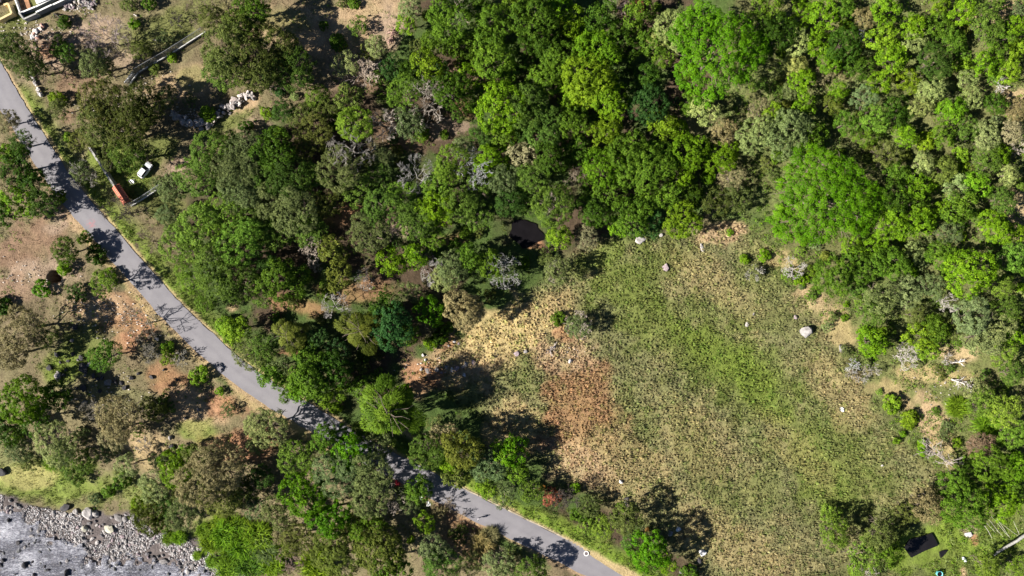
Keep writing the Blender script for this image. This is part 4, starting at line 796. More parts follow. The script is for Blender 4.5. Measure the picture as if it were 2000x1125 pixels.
A = lambda *k: np.array([TINT[q] for q in k])
tag(carpet("woodland_undergrowth", 16000, wood_mask, A('d', 'd', 'm', 'o', 'n'), 1.0, r, .28), "low dark undergrowth beneath the trees of the wood", "undergrowth", kind="stuff")
tag(carpet("hillside_scrub", 62000, slope_mask, A('m', 'b', 's', 'o', 'y', 'g', 'm'), 1.3, r, .28, 12, .6), "low mixed green scrub covering the sunny hillside", "scrub", kind="stuff")
tag(carpet("bank_weeds", 34000, bank_mask, A('o', 'g', 'm', 'b', 'k'), .6, r, .22, 10, .4), "low weeds and seedlings scattered over the dry banks", "weeds", kind="stuff")
def verge_mask(px, py, x, y): return notroad(px, py, x, y) & (np.minimum(dist_poly(px, py, VERGE_R2) - 4, dist_poly(px, py, VERGE_R) + 4) < 18)
tag(carpet("verge_weeds", 24000, verge_mask, A('l', 'b', 'y', 'l', 's'), .7, r, .26, 12, .4), "lush lime green weeds along the road verge", "weeds", kind="stuff")

# ------------------------------------------------------------------ rocks
def rock_mesh(seed, flat=.65):
    r = random.Random(seed); bm = bmesh.new(); bmesh.ops.create_icosphere(bm, subdivisions=2, radius=1.0)
    ax = (r.uniform(.75, 1.2), r.uniform(.75, 1.1), flat * r.uniform(.8, 1.2)); planes = [(Vector((r.gauss(0, 1), r.gauss(0, 1), r.gauss(0, 1))).normalized(), r.uniform(.42, .74)) for _ in range(10)]
    for v in bm.verts:
        p = v.co.copy()
        for n, d in planes:
            t = p.dot(n) - d
            if t > 0: p -= n * t * .9
        p += Vector((r.gauss(0, .03), r.gauss(0, .03), r.gauss(0, .03))); v.co = Vector((p.x * ax[0], p.y * ax[1], p.z * ax[2]))
    me = bpy.data.meshes.new("rock"); bm.to_mesh(me); bm.free(); me.materials.append(M_ROCK); return me
ROCKS = [rock_mesh(i) for i in range(8)]
LOWROCKS = []
for i in range(6):
    bm = bmesh.new(); bmesh.ops.create_icosphere(bm, subdivisions=1, radius=1.0); q = random.Random(50 + i)
    for v in bm.verts: v.co = Vector((v.co.x * q.uniform(.8, 1.3), v.co.y * q.uniform(.7, 1.1), v.co.z * q.uniform(.5, .8)))
    me = bpy.data.meshes.new("stone"); bm.to_mesh(me); bm.free(); me.materials.append(M_ROCK); LOWROCKS.append(me)
PALE = (.34, .315, .30); GREY = (.20, .185, .18); DARK = (.045, .042, .045); WHITE = (.50, .49, .48); PURP = (.24, .19, .2)
def rock(px, py, rp, tone, label, name="boulder", cat="boulder", group=None, stretch=1.0, rot=None, sink=.25, low=False, parent=None):
    R = rp / PPM; p = px2w(px, py, R * .3); q = random.Random(int(px * 13 + py * 7))
    o = bpy.data.objects.new(name, (LOWROCKS if low else ROCKS)[q.randrange(6)]); COL.objects.link(o)
    zz = float(sample(Z, p.x, p.y)); o.location = (p.x, p.y, max(zz, p.z) + R * .5 - R * sink)
    o.rotation_euler = (q.uniform(-.25, .25), q.uniform(-.25, .25), q.uniform(0, 6.28) if rot is None else rot); o.scale = (R * stretch, R, R * q.uniform(.85, 1.1))
    k = q.uniform(.85, 1.15); o.color = (tone[0] * k, tone[1] * k, tone[2] * k, 1)
    if label: tag(o, label, cat, group)
    return o
rock(1578, 648, 13, PALE, "largest pale grey boulder at the right edge of the meadow", stretch=1.25, rot=-.3)
rock(1300, 521, 9, PURP, "mottled round boulder alone in the upper meadow")
rock(1372, 1079, 8, WHITE, "bright white boulder at the bottom edge of the meadow")
rock(1366, 1094, 8, DARK, "blackish boulder touching the bright white meadow boulder")
rock(1355, 1111, 7, PALE, "pale boulder below the blackish one at the meadow's bottom edge")
rock(1325, 1034, 6, WHITE, "whitish split boulder by the shadow of a roadside shrub")
rock(1310, 1041, 7, GREY, "grey boulder left of the whitish split boulder in the shade")
rock(1331, 1118, 4, PALE, "small pale stone at the bottom edge above the road", "stone", "stone")
rock(1213, 941, 6, WHITE, "white boulder in dry grass near the rust red shrub")
rock(1220, 984, 8, PALE, "tall pale boulder standing in roadside scrub", sink=.1)
rock(1224, 975, 6, DARK, "dark boulder behind the tall pale boulder in roadside scrub")
rock(1645, 800, 5, WHITE, "small white boulder alone in the right meadow", "stone", "stone")
rock(1722, 909, 4, PALE, "small pale stone in the lower right meadow", "stone", "stone")
rock(1459, 633, 5, PALE, "small grey stone in the middle of the green meadow", "stone", "stone")
rock(1472, 614, 4, GREY, "smaller grey stone just above the stone in the green meadow", "stone", "stone")
rock(1554, 619, 6, PURP, "brownish boulder just left of the largest pale boulder")
rock(1645, 680, 9, GREY, "long grey boulder between meadow and leafless shrubs", stretch=1.5, rot=1.9)
rock(1008, 691, 7, PURP, "purplish boulder at the left edge of the meadow's bare patch")
rock(1026, 687, 6, GREY, "grey boulder right of the purplish boulder in dry grass")
rock(1114, 706, 7, PALE, "pale boulder below the lone leafless tree in the meadow")
rock(1250, 469, 8, PALE, "flat pale boulder under the wood's lower edge", stretch=1.6, rot=.2)
rock(1290, 459, 5, PALE, "small pale boulder under the yellow-green tree at the wood's edge")
rock(1372, 484, 6, PALE, "pale jagged boulder at the top of the meadow", stretch=1.6, rot=2.2)
rock(1232, 455, 4, GREY, "small grey stone under the wood's lower edge", "stone", "stone")
UNITS = ['first', 'second', 'third', 'fourth', 'fifth', 'sixth', 'seventh', 'eighth', 'ninth']
NTH = UNITS + ['tenth', 'eleventh', 'twelfth', 'thirteenth', 'fourteenth', 'fifteenth', 'sixteenth', 'seventeenth', 'eighteenth', 'nineteenth', 'twentieth'] + ['twenty-' + q for q in UNITS] + ['thirtieth'] + ['thirty-' + q for q in UNITS]
TIP = [(823, 721, 5, PALE), (836, 724, 7, GREY), (853, 723, 5, PALE), (861, 728, 5, PURP), (871, 716, 4, GREY), (883, 722, 5, WHITE), (892, 720, 8, PURP), (905, 717, 5, GREY), (910, 711, 5, PALE), (925, 708, 6, PURP), (907, 732, 4, WHITE), (876, 675, 4, GREY), (888, 667, 5, WHITE), (896, 672, 5, PURP), (831, 703, 4, WHITE), (826, 693, 4, PALE)]
for k, (a, b, c, t) in enumerate(TIP):
    rock(a, b, c, t, f"weathered stone, {NTH[sorted(q[:3] for q in TIP).index((a, b, c))]} from the left at the meadow's left tip", "stone", "stone", "stones scattered at the meadow's left tip")
BB = [(140, 665, 6), (147, 640, 8), (110, 692, 7), (97, 718, 7), (112, 735, 10), (124, 733, 6), (128, 722, 5), (163, 720, 11), (175, 712, 8), (183, 733, 7), (190, 740, 6), (163, 757, 9), (213, 748, 9), (225, 745, 6), (158, 698, 6), (143, 692, 5), (153, 703, 4), (200, 737, 6), (243, 757, 6), (237, 748, 5), (165, 787, 8), (195, 765, 5), (149, 757, 4), (336, 873, 9), (333, 855, 7), (345, 742, 5), (320, 722, 4), (363, 817, 5), (387, 800, 5), (257, 738, 5), (296, 737, 5), (270, 730, 5), (166, 732, 5), (133, 705, 4), (118, 708, 4)]
for k, (a, b, c) in enumerate(BB):
    rock(a, b, c, DARK if k % 4 else GREY, f"{'dark' if k % 4 else 'grey'} boulder, {NTH[sorted(BB).index((a, b, c))]} from the left in the green bank's boulder field", group="dark boulders on the green bank below the road")
rock(307, 662, 6, PALE, "pale upright stone at the foot of the brown leafless roadside tree", "stone", "stone", sink=.1)
rock(322, 473, 4, GREY, "small round stone on the grassy verge above the road", "stone", "stone")
rock(5, 923, 11, DARK, "big dark boulder on the left edge above the river")
rock(1883, 1092, 5, (.6, .65, .68), "pale blue-white slab lying on the bottom right lawn", "slab", "slab", stretch=1.6, rot=-.9)
rock(1892, 1043, 6, WHITE, "white rubble at the edge of the bare patch on the lawn", "rubble_stone", "stone", stretch=1.8, rot=.1)
# river stones
r = random.Random(4); nst = 0
NAMED = [(126, 992, 9, DARK), (128, 1004, 5, PALE), (106, 1001, 5, PALE), (147, 999, 6, PALE), (171, 1002, 12, PALE), (187, 1003, 8, PALE), (230, 1011, 8, GREY), (243, 1014, 8, GREY), (166, 1031, 7, (.4, .38, .3)), (212, 1033, 9, (.44, .42, .33)), (50, 1105, 8, DARK), (130, 1120, 8, DARK), (323, 1045, 8, DARK), (320, 1097, 7, GREY), (378, 1088, 7, WHITE), (366, 1116, 5, PALE), (35, 1060, 5, DARK), (5, 1096, 6, DARK)]
for a, b, c, t in NAMED:
    rock(a, b, c, t, f"larger boulder, {NTH[sorted(q[:3] for q in NAMED).index((a, b, c))]} from the left along the stony river edge", group="larger boulders along the stony river edge", stretch=1.3)
while nst < 280:
    px, py = r.uniform(0, 480), r.uniform(965, 1125)
    if in_poly_dist(np.array([px]), np.array([py]), GRAVEL)[0] > -2: continue
    inr = in_poly_dist(np.array([px]), np.array([py]), RIVER)[0] < -8
    if inr and r.random() > .35: continue
    c = r.choice((2.2, 2.6, 3.0, 3.4, 4.2)); t = r.choice((GREY, GREY, PALE, PURP, (.33, .31, .3), (.13, .12, .125)))
    if inr: t = r.choice((DARK, GREY, (.1, .1, .1)))
    rock(px, py, c, t, "small grey stone on the stony river bed", "river_stone", "stone", "small stones on the stony river bed", stretch=r.uniform(1, 1.5), low=True); nst += 1
# countless smaller cobbles, one mass
V = []; F = []; TN = []; base = np.array([tuple(v.co) for v in LOWROCKS[0].vertices]); bf = np.array([tuple(p.vertices) for p in LOWROCKS[0].polygons]); q = np.random.default_rng(9); n = 0
while n < 17000:
    px, py = q.uniform(-40, 560, 4000), q.uniform(955, 1170, 4000); g = in_poly_dist(px, py, GRAVEL); rv = in_poly_dist(px, py, RIVER)
    for a, b, rvv in zip(px[(g < -1) & (rv > -60)], py[(g < -1) & (rv > -60)], rv[(g < -1) & (rv > -60)]):
        u, v = (a - 1000) / PPM / CAMH, (562.5 - b) / PPM / CAMH; zt = -6.0; x, y = u * (CAMH - zt), v * (CAMH - zt)
        if vnoise(x, y, 5.0) < .3 or (rvv < -12 and vnoise(x, y, 3.0, 9.0) < .5): continue
        s = q.uniform(.06, .21); a2 = q.uniform(0, 6.28); m = np.array([[math.cos(a2), -math.sin(a2)], [math.sin(a2), math.cos(a2)]]); vv = base * s * np.array((1.2, .8, .9)); vv[:, :2] = vv[:, :2] @ m.T
        V.append(vv + np.array((x, y, float(sample(Z, x, y)) + s * .2))); F.append(bf + n * len(base)); t = np.array([(.16, .15, .15), (.30, .285, .28), (.46, .44, .44), (.07, .065, .065), (.24, .2, .19)][q.integers(0, 5)]) * q.uniform(.8, 1.3); TN.append(np.tile(t, (len(base), 1))); n += 1
        if n >= 17000: break
M_COBBLE = attrcol_mat("cobble", .7, 0, .3, 6.0)
tag(link("river_cobbles", mesh_arrays("river_cobbles", np.concatenate(V), np.concatenate(F), M_COBBLE, {"tone": ('c', np.concatenate(TN))})), "grey cobbles and shingle along the river edge", "cobbles", kind="stuff")
# small pale litter stones on the dry banks
V = []; F = []; TN = []; n = 0
for cx, cy, sx, sy, m in ((230, 620, 70, 40, 130), (190, 600, 50, 25, 60), (60, 60, 60, 20, 90), (150, 12, 30, 10, 90), (100, 80, 60, 30, 70), (200, 770, 90, 40, 70), (370, 225, 30, 14, 90), (190, 215, 60, 30, 30), (300, 180, 50, 25, 40), (870, 715, 60, 20, 60), (1850, 760, 60, 40, 50), (1100, 690, 40, 20, 25), (70, 540, 60, 30, 60)):
    for _ in range(m):
        a, b = q.normal(cx, sx * .6), q.normal(cy, sy * .6); p = px2w(a, b)
        if dist_poly(np.array([p.x]), np.array([p.y]), road_w)[0] < 3.2: continue
        s = q.uniform(.08, .26); V.append(base * s * np.array((1.2, .8, .8)) + np.array((p.x, p.y, float(sample(Z, p.x, p.y)) + s * .3))); F.append(bf + n * len(base)); TN.append(np.tile(np.array((.38, .34, .30)) * q.uniform(.4, 1.3), (len(base), 1))); n += 1
tag(link("loose_stones", mesh_arrays("loose_stones", np.concatenate(V), np.concatenate(F), M_COBBLE, {"tone": ('c', np.concatenate(TN))})), "small pale loose stones strewn over the dry banks", "stones", kind="stuff")

# ------------------------------------------------------------------ dry stone wall above the lawn
def stone_wall(label, path, n, smin, smax, wide, high, tones, seed):
    r = random.Random(seed); pts = spline(path, 12); p0 = px2w(*pts[len(pts) // 2]); root = bpy.data.objects.new("dry_stone_wall", None); COL.objects.link(root); root.location = p0; tag(root, label, "stone wall")
    for i in range(n):
        t = r.random() * (len(pts) - 1); a = pts[int(t)]; s = r.uniform(smin, smax) / PPM; lay = r.random(); h = (lay * high * .8)
        p = px2w(a[0] + r.gauss(0, wide) * (1 - lay * .5), a[1] + r.gauss(0, wide) * (1 - lay * .5))
        o = bpy.data.objects.new("stone", (ROCKS if s > .55 else LOWROCKS)[r.randrange(6)]); COL.objects.link(o); o.parent = root
        o.location = Vector((p.x, p.y, float(sample(Z, p.x, p.y)) + h + s * .2)) - p0; o.rotation_euler = (r.uniform(-.6, .6), r.uniform(-.6, .6), r.uniform(0, 6.28)); o.scale = (s * r.uniform(1, 1.5), s, s * .9)
        t_ = r.choice(tones); k = r.uniform(.8, 1.2); o.color = (t_[0] * k, t_[1] * k, t_[2] * k, 1)
    return root
STN = [PALE, (.5, .44, .41), (.36, .32, .3), (.42, .35, .32), GREY]
stone_wall("tumbled dry stone wall curving above the lawn, right of the dark olive trees", [(340, 222), (360, 238), (385, 242), (410, 243), (430, 225), (445, 212), (462, 203), (480, 192), (495, 185)], 170, 2.6, 5.8, 4.5, 1.2, STN, 2)
stone_wall("pale stone row along the left yard beside the road", [(62, 143), (70, 160), (78, 178), (84, 190)], 34, 2.0, 3.8, 1.6, .6, [PALE, (.5, .46, .44)], 3)
stone_wall("rubble stone heap along the garden wall at top left", [(130, 14), (145, 8), (165, 4), (175, 12), (190, 3)], 70, 2.0, 4.2, 5, .6, [PALE, GREY, (.33, .3, .28), PURP], 5)
stone_wall("line of pale rubble below the garden walls at top left", [(62, 70), (70, 62), (75, 58), (86, 52), (66, 74), (80, 72)], 34, 2.2, 4.6, 2.2, .4, [WHITE, PALE, (.5, .4, .35), (.45, .27, .22)], 6)

# ------------------------------------------------------------------ fences, walls, gate
def wall_between(name, pts, thick, high, mat, label, cat, cap=None, capmat=None, z0=-.4):
    ps = [px2w(*p) for p in pts]; root = bpy.data.objects.new(name, None); COL.objects.link(root); root.location = ps[0]; tag(root, label, cat)
    for a, b in zip(ps[:-1], ps[1:]):
        a_, b_ = a - ps[0], b - ps[0]; d = Vector((b_.x - a_.x, b_.y - a_.y, 0)); L = d.length; ang = math.atan2(d.y, d.x); m = (a_ + b_) / 2
        mb = MB(); mb.box((m.x, m.y, m.z + (high + z0) / 2), (L, thick, high - z0), ang); mb.build("wall_panel", mat, root)
        if cap: mb = MB(); mb.box((m.x, m.y, m.z + high + cap / 2 + .003), (L + .02, thick + .04, cap), ang); mb.build("coping", capmat, root)
    return root, ps
def chain_fence(pts, base_h, fence_h, label, capmat, cat="fence"):
    root, ps = wall_between("chain_link_fence", pts, .18, base_h, M_CONC, label, cat, .07, capmat)
    for a, b in zip(ps[:-1], ps[1:]):
        a_, b_ = a - ps[0], b - ps[0]; L = (b_ - a_).length; n = max(1, int(L / 2.6)); wires = MB()
        for k in range(n + 1):
            p = a_.lerp(b_, k / n); mb = MB(); mb.tube([(p.x, p.y, p.z + base_h), (p.x, p.y, p.z + base_h + fence_h)], [.045, .045], 6); mb.build("post", M_STEEL, root)
        mb = MB(); mb.tube([(a_.x, a_.y, a_.z + base_h + fence_h), (b_.x, b_.y, b_.z + base_h + fence_h)], [.05, .05], 6); mb.build("top_rail", M_STEEL, root)
        step = .28; m = int(L / step); rise = fence_h
        for k in range(-int(rise / step), m):
            for sgn in (1, -1):
                s0, s1 = k * step, k * step + rise; t0, t1 = max(s0, 0), min(s1, L)
                if t1 <= t0: continue
                h0, h1 = (t0 - s0), (t1 - s0)
                if sgn < 0: h0, h1 = rise - h0, rise - h1
                p, q2 = a_.lerp(b_, t0 / L), a_.lerp(b_, t1 / L); wires.tube([(p.x, p.y, p.z + base_h + h0), (q2.x, q2.y, q2.z + base_h + h1)], [.013, .013], 3, False)
        wires.build("wire_mesh", M_STEEL, root)
    return root
chain_fence([(404, 63), (365, 88), (330, 110), (300, 127), (274, 142)], .55, 2.3, "long chain-link fence on a white-capped wall across the upper left slope", M_WHITE)
chain_fence([(272, 143), (262, 156), (254, 169)], .5, 1.9, "short angled chain-link section at the lower end of the long fence", M_WHITE)
wall_between("white_low_wall", [(264, 144), (247, 163)], .22, .9, M_WHITE, "short white gate wall parallel to the fence end", "wall")
chain_fence([(258, 403), (276, 392), (294, 381), (316, 366), (322, 361)], .5, 1.8, "chain-link fence on a white wall right of the red tiled gate roof", M_WHITE)
wall_between("garden_wall", [(183, 290), (200, 317), (216, 342), (232, 367)], .38, 1.7, M_CONC, "plain grey garden wall running down to the red tiled gate roof", "wall", .06, M_CONC)
# gate with tiled roof
ga, gb = px2w(226, 363, 2.3), px2w(249, 397, 2.3); gm = (ga + gb) / 2; gang = math.atan2(gb.y - ga.y, gb.x - ga.x); gl = (gb - ga).length
g = bpy.data.objects.new("roofed_gate", None); COL.objects.link(g); g.location = (gm.x, gm.y, gz(gm.x, gm.y)); g.rotation_euler = (0, 0, gang); tag(g, "roadside gateway under a small red clay tile roof", "gate")
for s in (-1, 1): mb = MB(); mb.box((s * (gl / 2 - .3), 0, 1.05), (.4, .4, 2.5)); mb.build("pillar", M_CONC, g)
mb = MB(); mb.box((0, 0, 1.0), (gl - 1.02, .08, 1.9)); door = mb.build("gate_leaf", plain("gate_timber", (.16, .07, .04), .7, .3, 2), g)
for s in (-1, 1):
    mb = MB(); hw = .95; ez, rz = 2.32, 2.85
    vs_ = [(-gl / 2, s * hw, ez), (gl / 2, s * hw, ez), (gl / 2, 0.0, rz), (-gl / 2, 0.0, rz)]
    mb.add(vs_ + [(x, y, z - .08) for x, y, z in vs_], [(0, 1, 2, 3), (7, 6, 5, 4), (0, 4, 5, 1), (1, 5, 6, 2), (2, 6, 7, 3), (3, 7, 4, 0)])
    slope_o = mb.build("roof_slope", M_TILE, g)
    nt = int(gl / .42); mb0 = None
    for k in range(nt):
        x = -gl / 2 + (k + .5) * gl / nt; mb = MB(); mb.tube([(x, s * (hw + .03), ez + .02), (x, s * .02, rz + .03)], [.085, .085], 6); mb.build("tile_row", M_TILE, slope_o)
mb = MB(); mb.tube([(-gl / 2, 0, 2.9), (gl / 2, 0, 2.9)], [.12, .12], 8); mb.build("ridge_tile", M_TILE, g)
# houses and garden walls in the top left corner
def house(name, corner_px, along, across, hgt, wallmat, roofmat, label, par=.25):
    a = px2w(*corner_px); d = Vector((along[0], along[1], 0)); e = Vector((across[0], across[1], 0)); root = bpy.data.objects.new(name, None); COL.objects.link(root); root.location = a; tag(root, label, "house")
    P0, P1, P2, P3 = Vector(), d, d + e, e; mb = MB(); mb.prism([(p.x, p.y) for p in (P0, P1, P2, P3)], -.5, hgt); mb.build("wall", wallmat, root)
    c = (d + e) / 2; f = lambda p, k: c + (p - c) * k
    mb = MB(); mb.prism([(f(p, 1.06).x, f(p, 1.06).y) for p in (P0, P1, P2, P3)], hgt + .003, hgt + .2); rf = mb.build("roof", M_WHITE, root)
    mb = MB(); mb.prism([(f(p, .8).x, f(p, .8).y) for p in (P0, P1, P2, P3)], hgt + .203, hgt + .3); mb.build("roof_sheet", roofmat, rf)
    # a window and a door on the long sides
    for q0, q1, frac, w_, h_, zb, nm in ((P0, P1, .3, 1.2, 1.1, 1.0, "window"), (P0, P1, .7, 1.2, 1.1, 1.0, "window"), (P0, P3, .5, 1.0, 2.1, .0, "door")):
        m = q0.lerp(q1, frac); dd = (q1 - q0).normalized(); mb = MB(); mb.box((m.x, m.y, zb + h_ / 2), (w_, .12, h_), math.atan2(dd.y, dd.x)); mb.build(nm, M_ROOFDK, root)
    return root
u = Vector((math.cos(math.radians(22)), math.sin(math.radians(22)), 0)); vv = Vector((-u.y, u.x, 0))
house("white_house", (81, 10), u * 9, vv * 8, 1.2, M_WHITE, M_ROOFDK, "white house with dark inset roof cut off by the top edge")
house("white_house", (-40, 22), u * 5.6, vv * 8, 1.4, M_WHITE, M_CONC, "white flat roof in the extreme top left corner")
wall_between("terrace_wall", [(45, 29), (75, 17), (108, 1), (140, -16)], .3, 1.0, M_DKWALL, "upper white-capped terrace wall in front of the white house", "wall", .1, M_WHITE)
wall_between("terrace_wall", [(79, 29), (110, 15), (142, 1), (170, -12)], .3, 1.5, M_DKWALL, "outer white-capped terrace wall, lower of the two near the top edge", "wall", .1, M_WHITE)
wall_between("sunken_yard_wall", [(45, 29), (55, 42), (79, 31)], .3, 1.4, M_DKWALL, "dark grey wall around the sunken yard corner at top left", "wall", .06, M_CONC)
wall_between("yard_side_wall", [(44, 27), (34, 0), (28, -16)], .25, .9, M_WHITE, "thin white yard wall running up to the top edge", "wall", .06, M_WHITE)
wall_between("cream_wall", [(5, 45), (32, 31), (25, 12), (17, 15)], .4, 1.5, M_CREAM, "cream yellow angled wall in the top left corner", "wall", .08, M_CREAM)
pp = [px2w(*p) for p in ((36, 0), (55, -4), (61, 15), (50, 26), (46, 26))]
mb = MB(); mb.prism([(p.x, p.y) for p in pp], min(p.z for p in pp) - .3, max(p.z for p in pp) + .12); tag(mb.build("paved_court", plain("brown_paving", (.34, .17, .09), .9, .3, 1.2)), kind="structure")

# ------------------------------------------------------------------ parked car
def car(px, py, ang, label):
    p = px2w(px, py, .8); root = bpy.data.objects.new("parked_car", None); COL.objects.link(root); root.location = (p.x, p.y, float(sample(Z, p.x, p.y)) + .02); root.rotation_euler = (0, 0, ang); tag(root, label, "car")
    paint = plain("car_paint_white", (.74, .76, .8), .25, .04, 1.0, spec=.6); glass = plain("car_glass", (.015, .018, .025), .08, .1, 1.0, spec=.6); rub = plain("tyre_rubber", (.02, .02, .02), .85, .2, 5); dark = plain("car_trim", (.03, .03, .035), .6, .2, 3); lamp = plain("lamp_glass", (.75, .75, .72), .15, .05, 2); red = plain("tail_lamp", (.4, .02, .02), .2, .1, 2)
    prof = [(-1.98, .32, .72), (-2.0, .62, .78), (-1.9, .88, .8), (-.2, .95, .84), (.75, .95, .83), (1.5, .86, .78), (1.92, .68, .7), (1.96, .34, .66)]
    mb = MB(); n = len(prof); vs_ = []
    for x, z, hw in prof: vs_ += [(x, -hw, z), (x, -hw * .93, z + .03), (x, hw * .93, z + .03), (x, hw, z)]
    # body as lofted shell: lower sill ring plus shoulder line
    st = [(-1.98, .78, .66), (-1.75, .9, .8), (-.6, .95, .84), (.7, .95, .84), (1.45, .88, .8), (1.92, .7, .66)]
    vs_ = []; fs = []
    for x, zt, hw in st: vs_ += [(x, -hw, .3), (x, -hw, zt - .12), (x, -hw * .88, zt), (x, hw * .88, zt), (x, hw, zt - .12), (x, hw, .3)]
    for i in range(len(st) - 1):
        for k in range(6): a = i * 6 + k; b = i * 6 + (k + 1) % 6; fs.append((a, b, b + 6, a + 6))
    fs += [tuple(range(6)), tuple(reversed(range((len(st) - 1) * 6, len(st) * 6)))]
    mb = MB(); mb.add(vs_, [tuple(reversed(f)) for f in fs]); body = mb.build("body", paint, root)
    cab = [(-1.85, -.62, .66), (.95, -.62, .7), (.25, -.55, 1.42), (-1.35, -.55, 1.42)]
    lo = [(-1.82, .74, .86), (.92, .74, .9)]; top = [(-1.45, .56, 1.44), (.12, .56, 1.46)]
    v8 = [(lo[0][0], -lo[0][1], lo[0][2]), (lo[1][0], -lo[1][1], lo[1][2]), (lo[1][0], lo[1][1], lo[1][2]), (lo[0][0], lo[0][1], lo[0][2]), (top[0][0], -top[0][1], top[0][2]), (top[1][0], -top[1][1], top[1][2]), (top[1][0], top[1][1], top[1][2]), (top[0][0], top[0][1], top[0][2])]
    mb = MB(); mb.add(v8, [(3, 2, 1, 0), (4, 5, 6, 7), (0, 1, 5, 4), (1, 2, 6, 5), (2, 3, 7, 6), (3, 0, 4, 7)]); cabin = mb.build("cabin", paint, root)
    def pane(name, i, j, k, l, inset=.1):
        q = [Vector(v8[t]) for t in (i, j, k, l)]; c = sum(q, Vector()) / 4; nrm = (q[1] - q[0]).cross(q[2] - q[0]).normalized()
        q = [c + (t - c) * (1 - inset) + nrm * .012 for t in q]; mb = MB(); mb.add(q + [t - nrm * .01 for t in q], [(0, 1, 2, 3), (7, 6, 5, 4)]); mb.build(name, glass, cabin)
    pane("windscreen", 1, 2, 6, 5); pane("rear_window", 3, 0, 4, 7); pane("side_window", 0, 1, 5, 4, .18); pane("side_window", 2, 3, 7, 6, .18)
    for x in (-1.25, 1.25):
        for s in (-1, 1):
            mb = MB(); mb.tube([(x, s * .62, .3), (x, s * .83, .3)], [.31, .31], 14); wh = mb.build("wheel", rub, root); mb = MB(); mb.tube([(x, s * .83, .3), (x, s * .845, .3)], [.19, .17], 10); mb.build("rim", M_STEEL, wh)
    for s in (-1, 1):
        mb = MB(); mb.box((1.86, s * .5, .66), (.16, .26, .12)); mb.build("headlight", lamp, root); mb = MB(); mb.box((-1.93, s * .56, .72), (.1, .18, .2)); mb.build("tail_light", red, root)
        mb = MB(); mb.box((.72, s * .92, .95), (.14, .16, .12)); mb.build("mirror", paint, root)
    mb = MB(); mb.box((1.93, 0, .42), (.1, 1.3, .16)); mb.build("bumper", dark, root)
    return root
car(283, 332, math.radians(52), "white hatchback parked on the grass among trees at upper left")

# ------------------------------------------------------------------ ring round a manhole on the road
p = px2w(1145, 1081); zr = gz(p.x, p.y) + .06
mh = bpy.data.objects.new("manhole_cover", None); COL.objects.link(mh); mh.location = (p.x, p.y, zr); tag(mh, "round manhole cover inside a white painted ring on the road", "manhole")
mb = MB(); mb.prism([(.40 * math.cos(t), .40 * math.sin(t)) for t in np.linspace(0, 6.283, 25)[:-1]], -.05, .012); mb.build("cover", plain("cast_iron", (.13, .105, .11), .6, .3, 6), mh)
mb = MB(); n = 32
vs_ = [(rad * math.cos(i * 6.2832 / n), rad * math.sin(i * 6.2832 / n), z) for z in (-.03, .02) for rad in (.405, .60) for i in range(n)]; fs = []
for i in range(n):
    j = (i + 1) % n; fs += [(2 * n + i, 3 * n + i, 3 * n + j, 2 * n + j), (n + i, n + j, 3 * n + j, 3 * n + i), (i, 2 * n + i, 2 * n + j, j)]
mb.add(vs_, fs); mb.build("painted_ring", M_WHITE, mh)

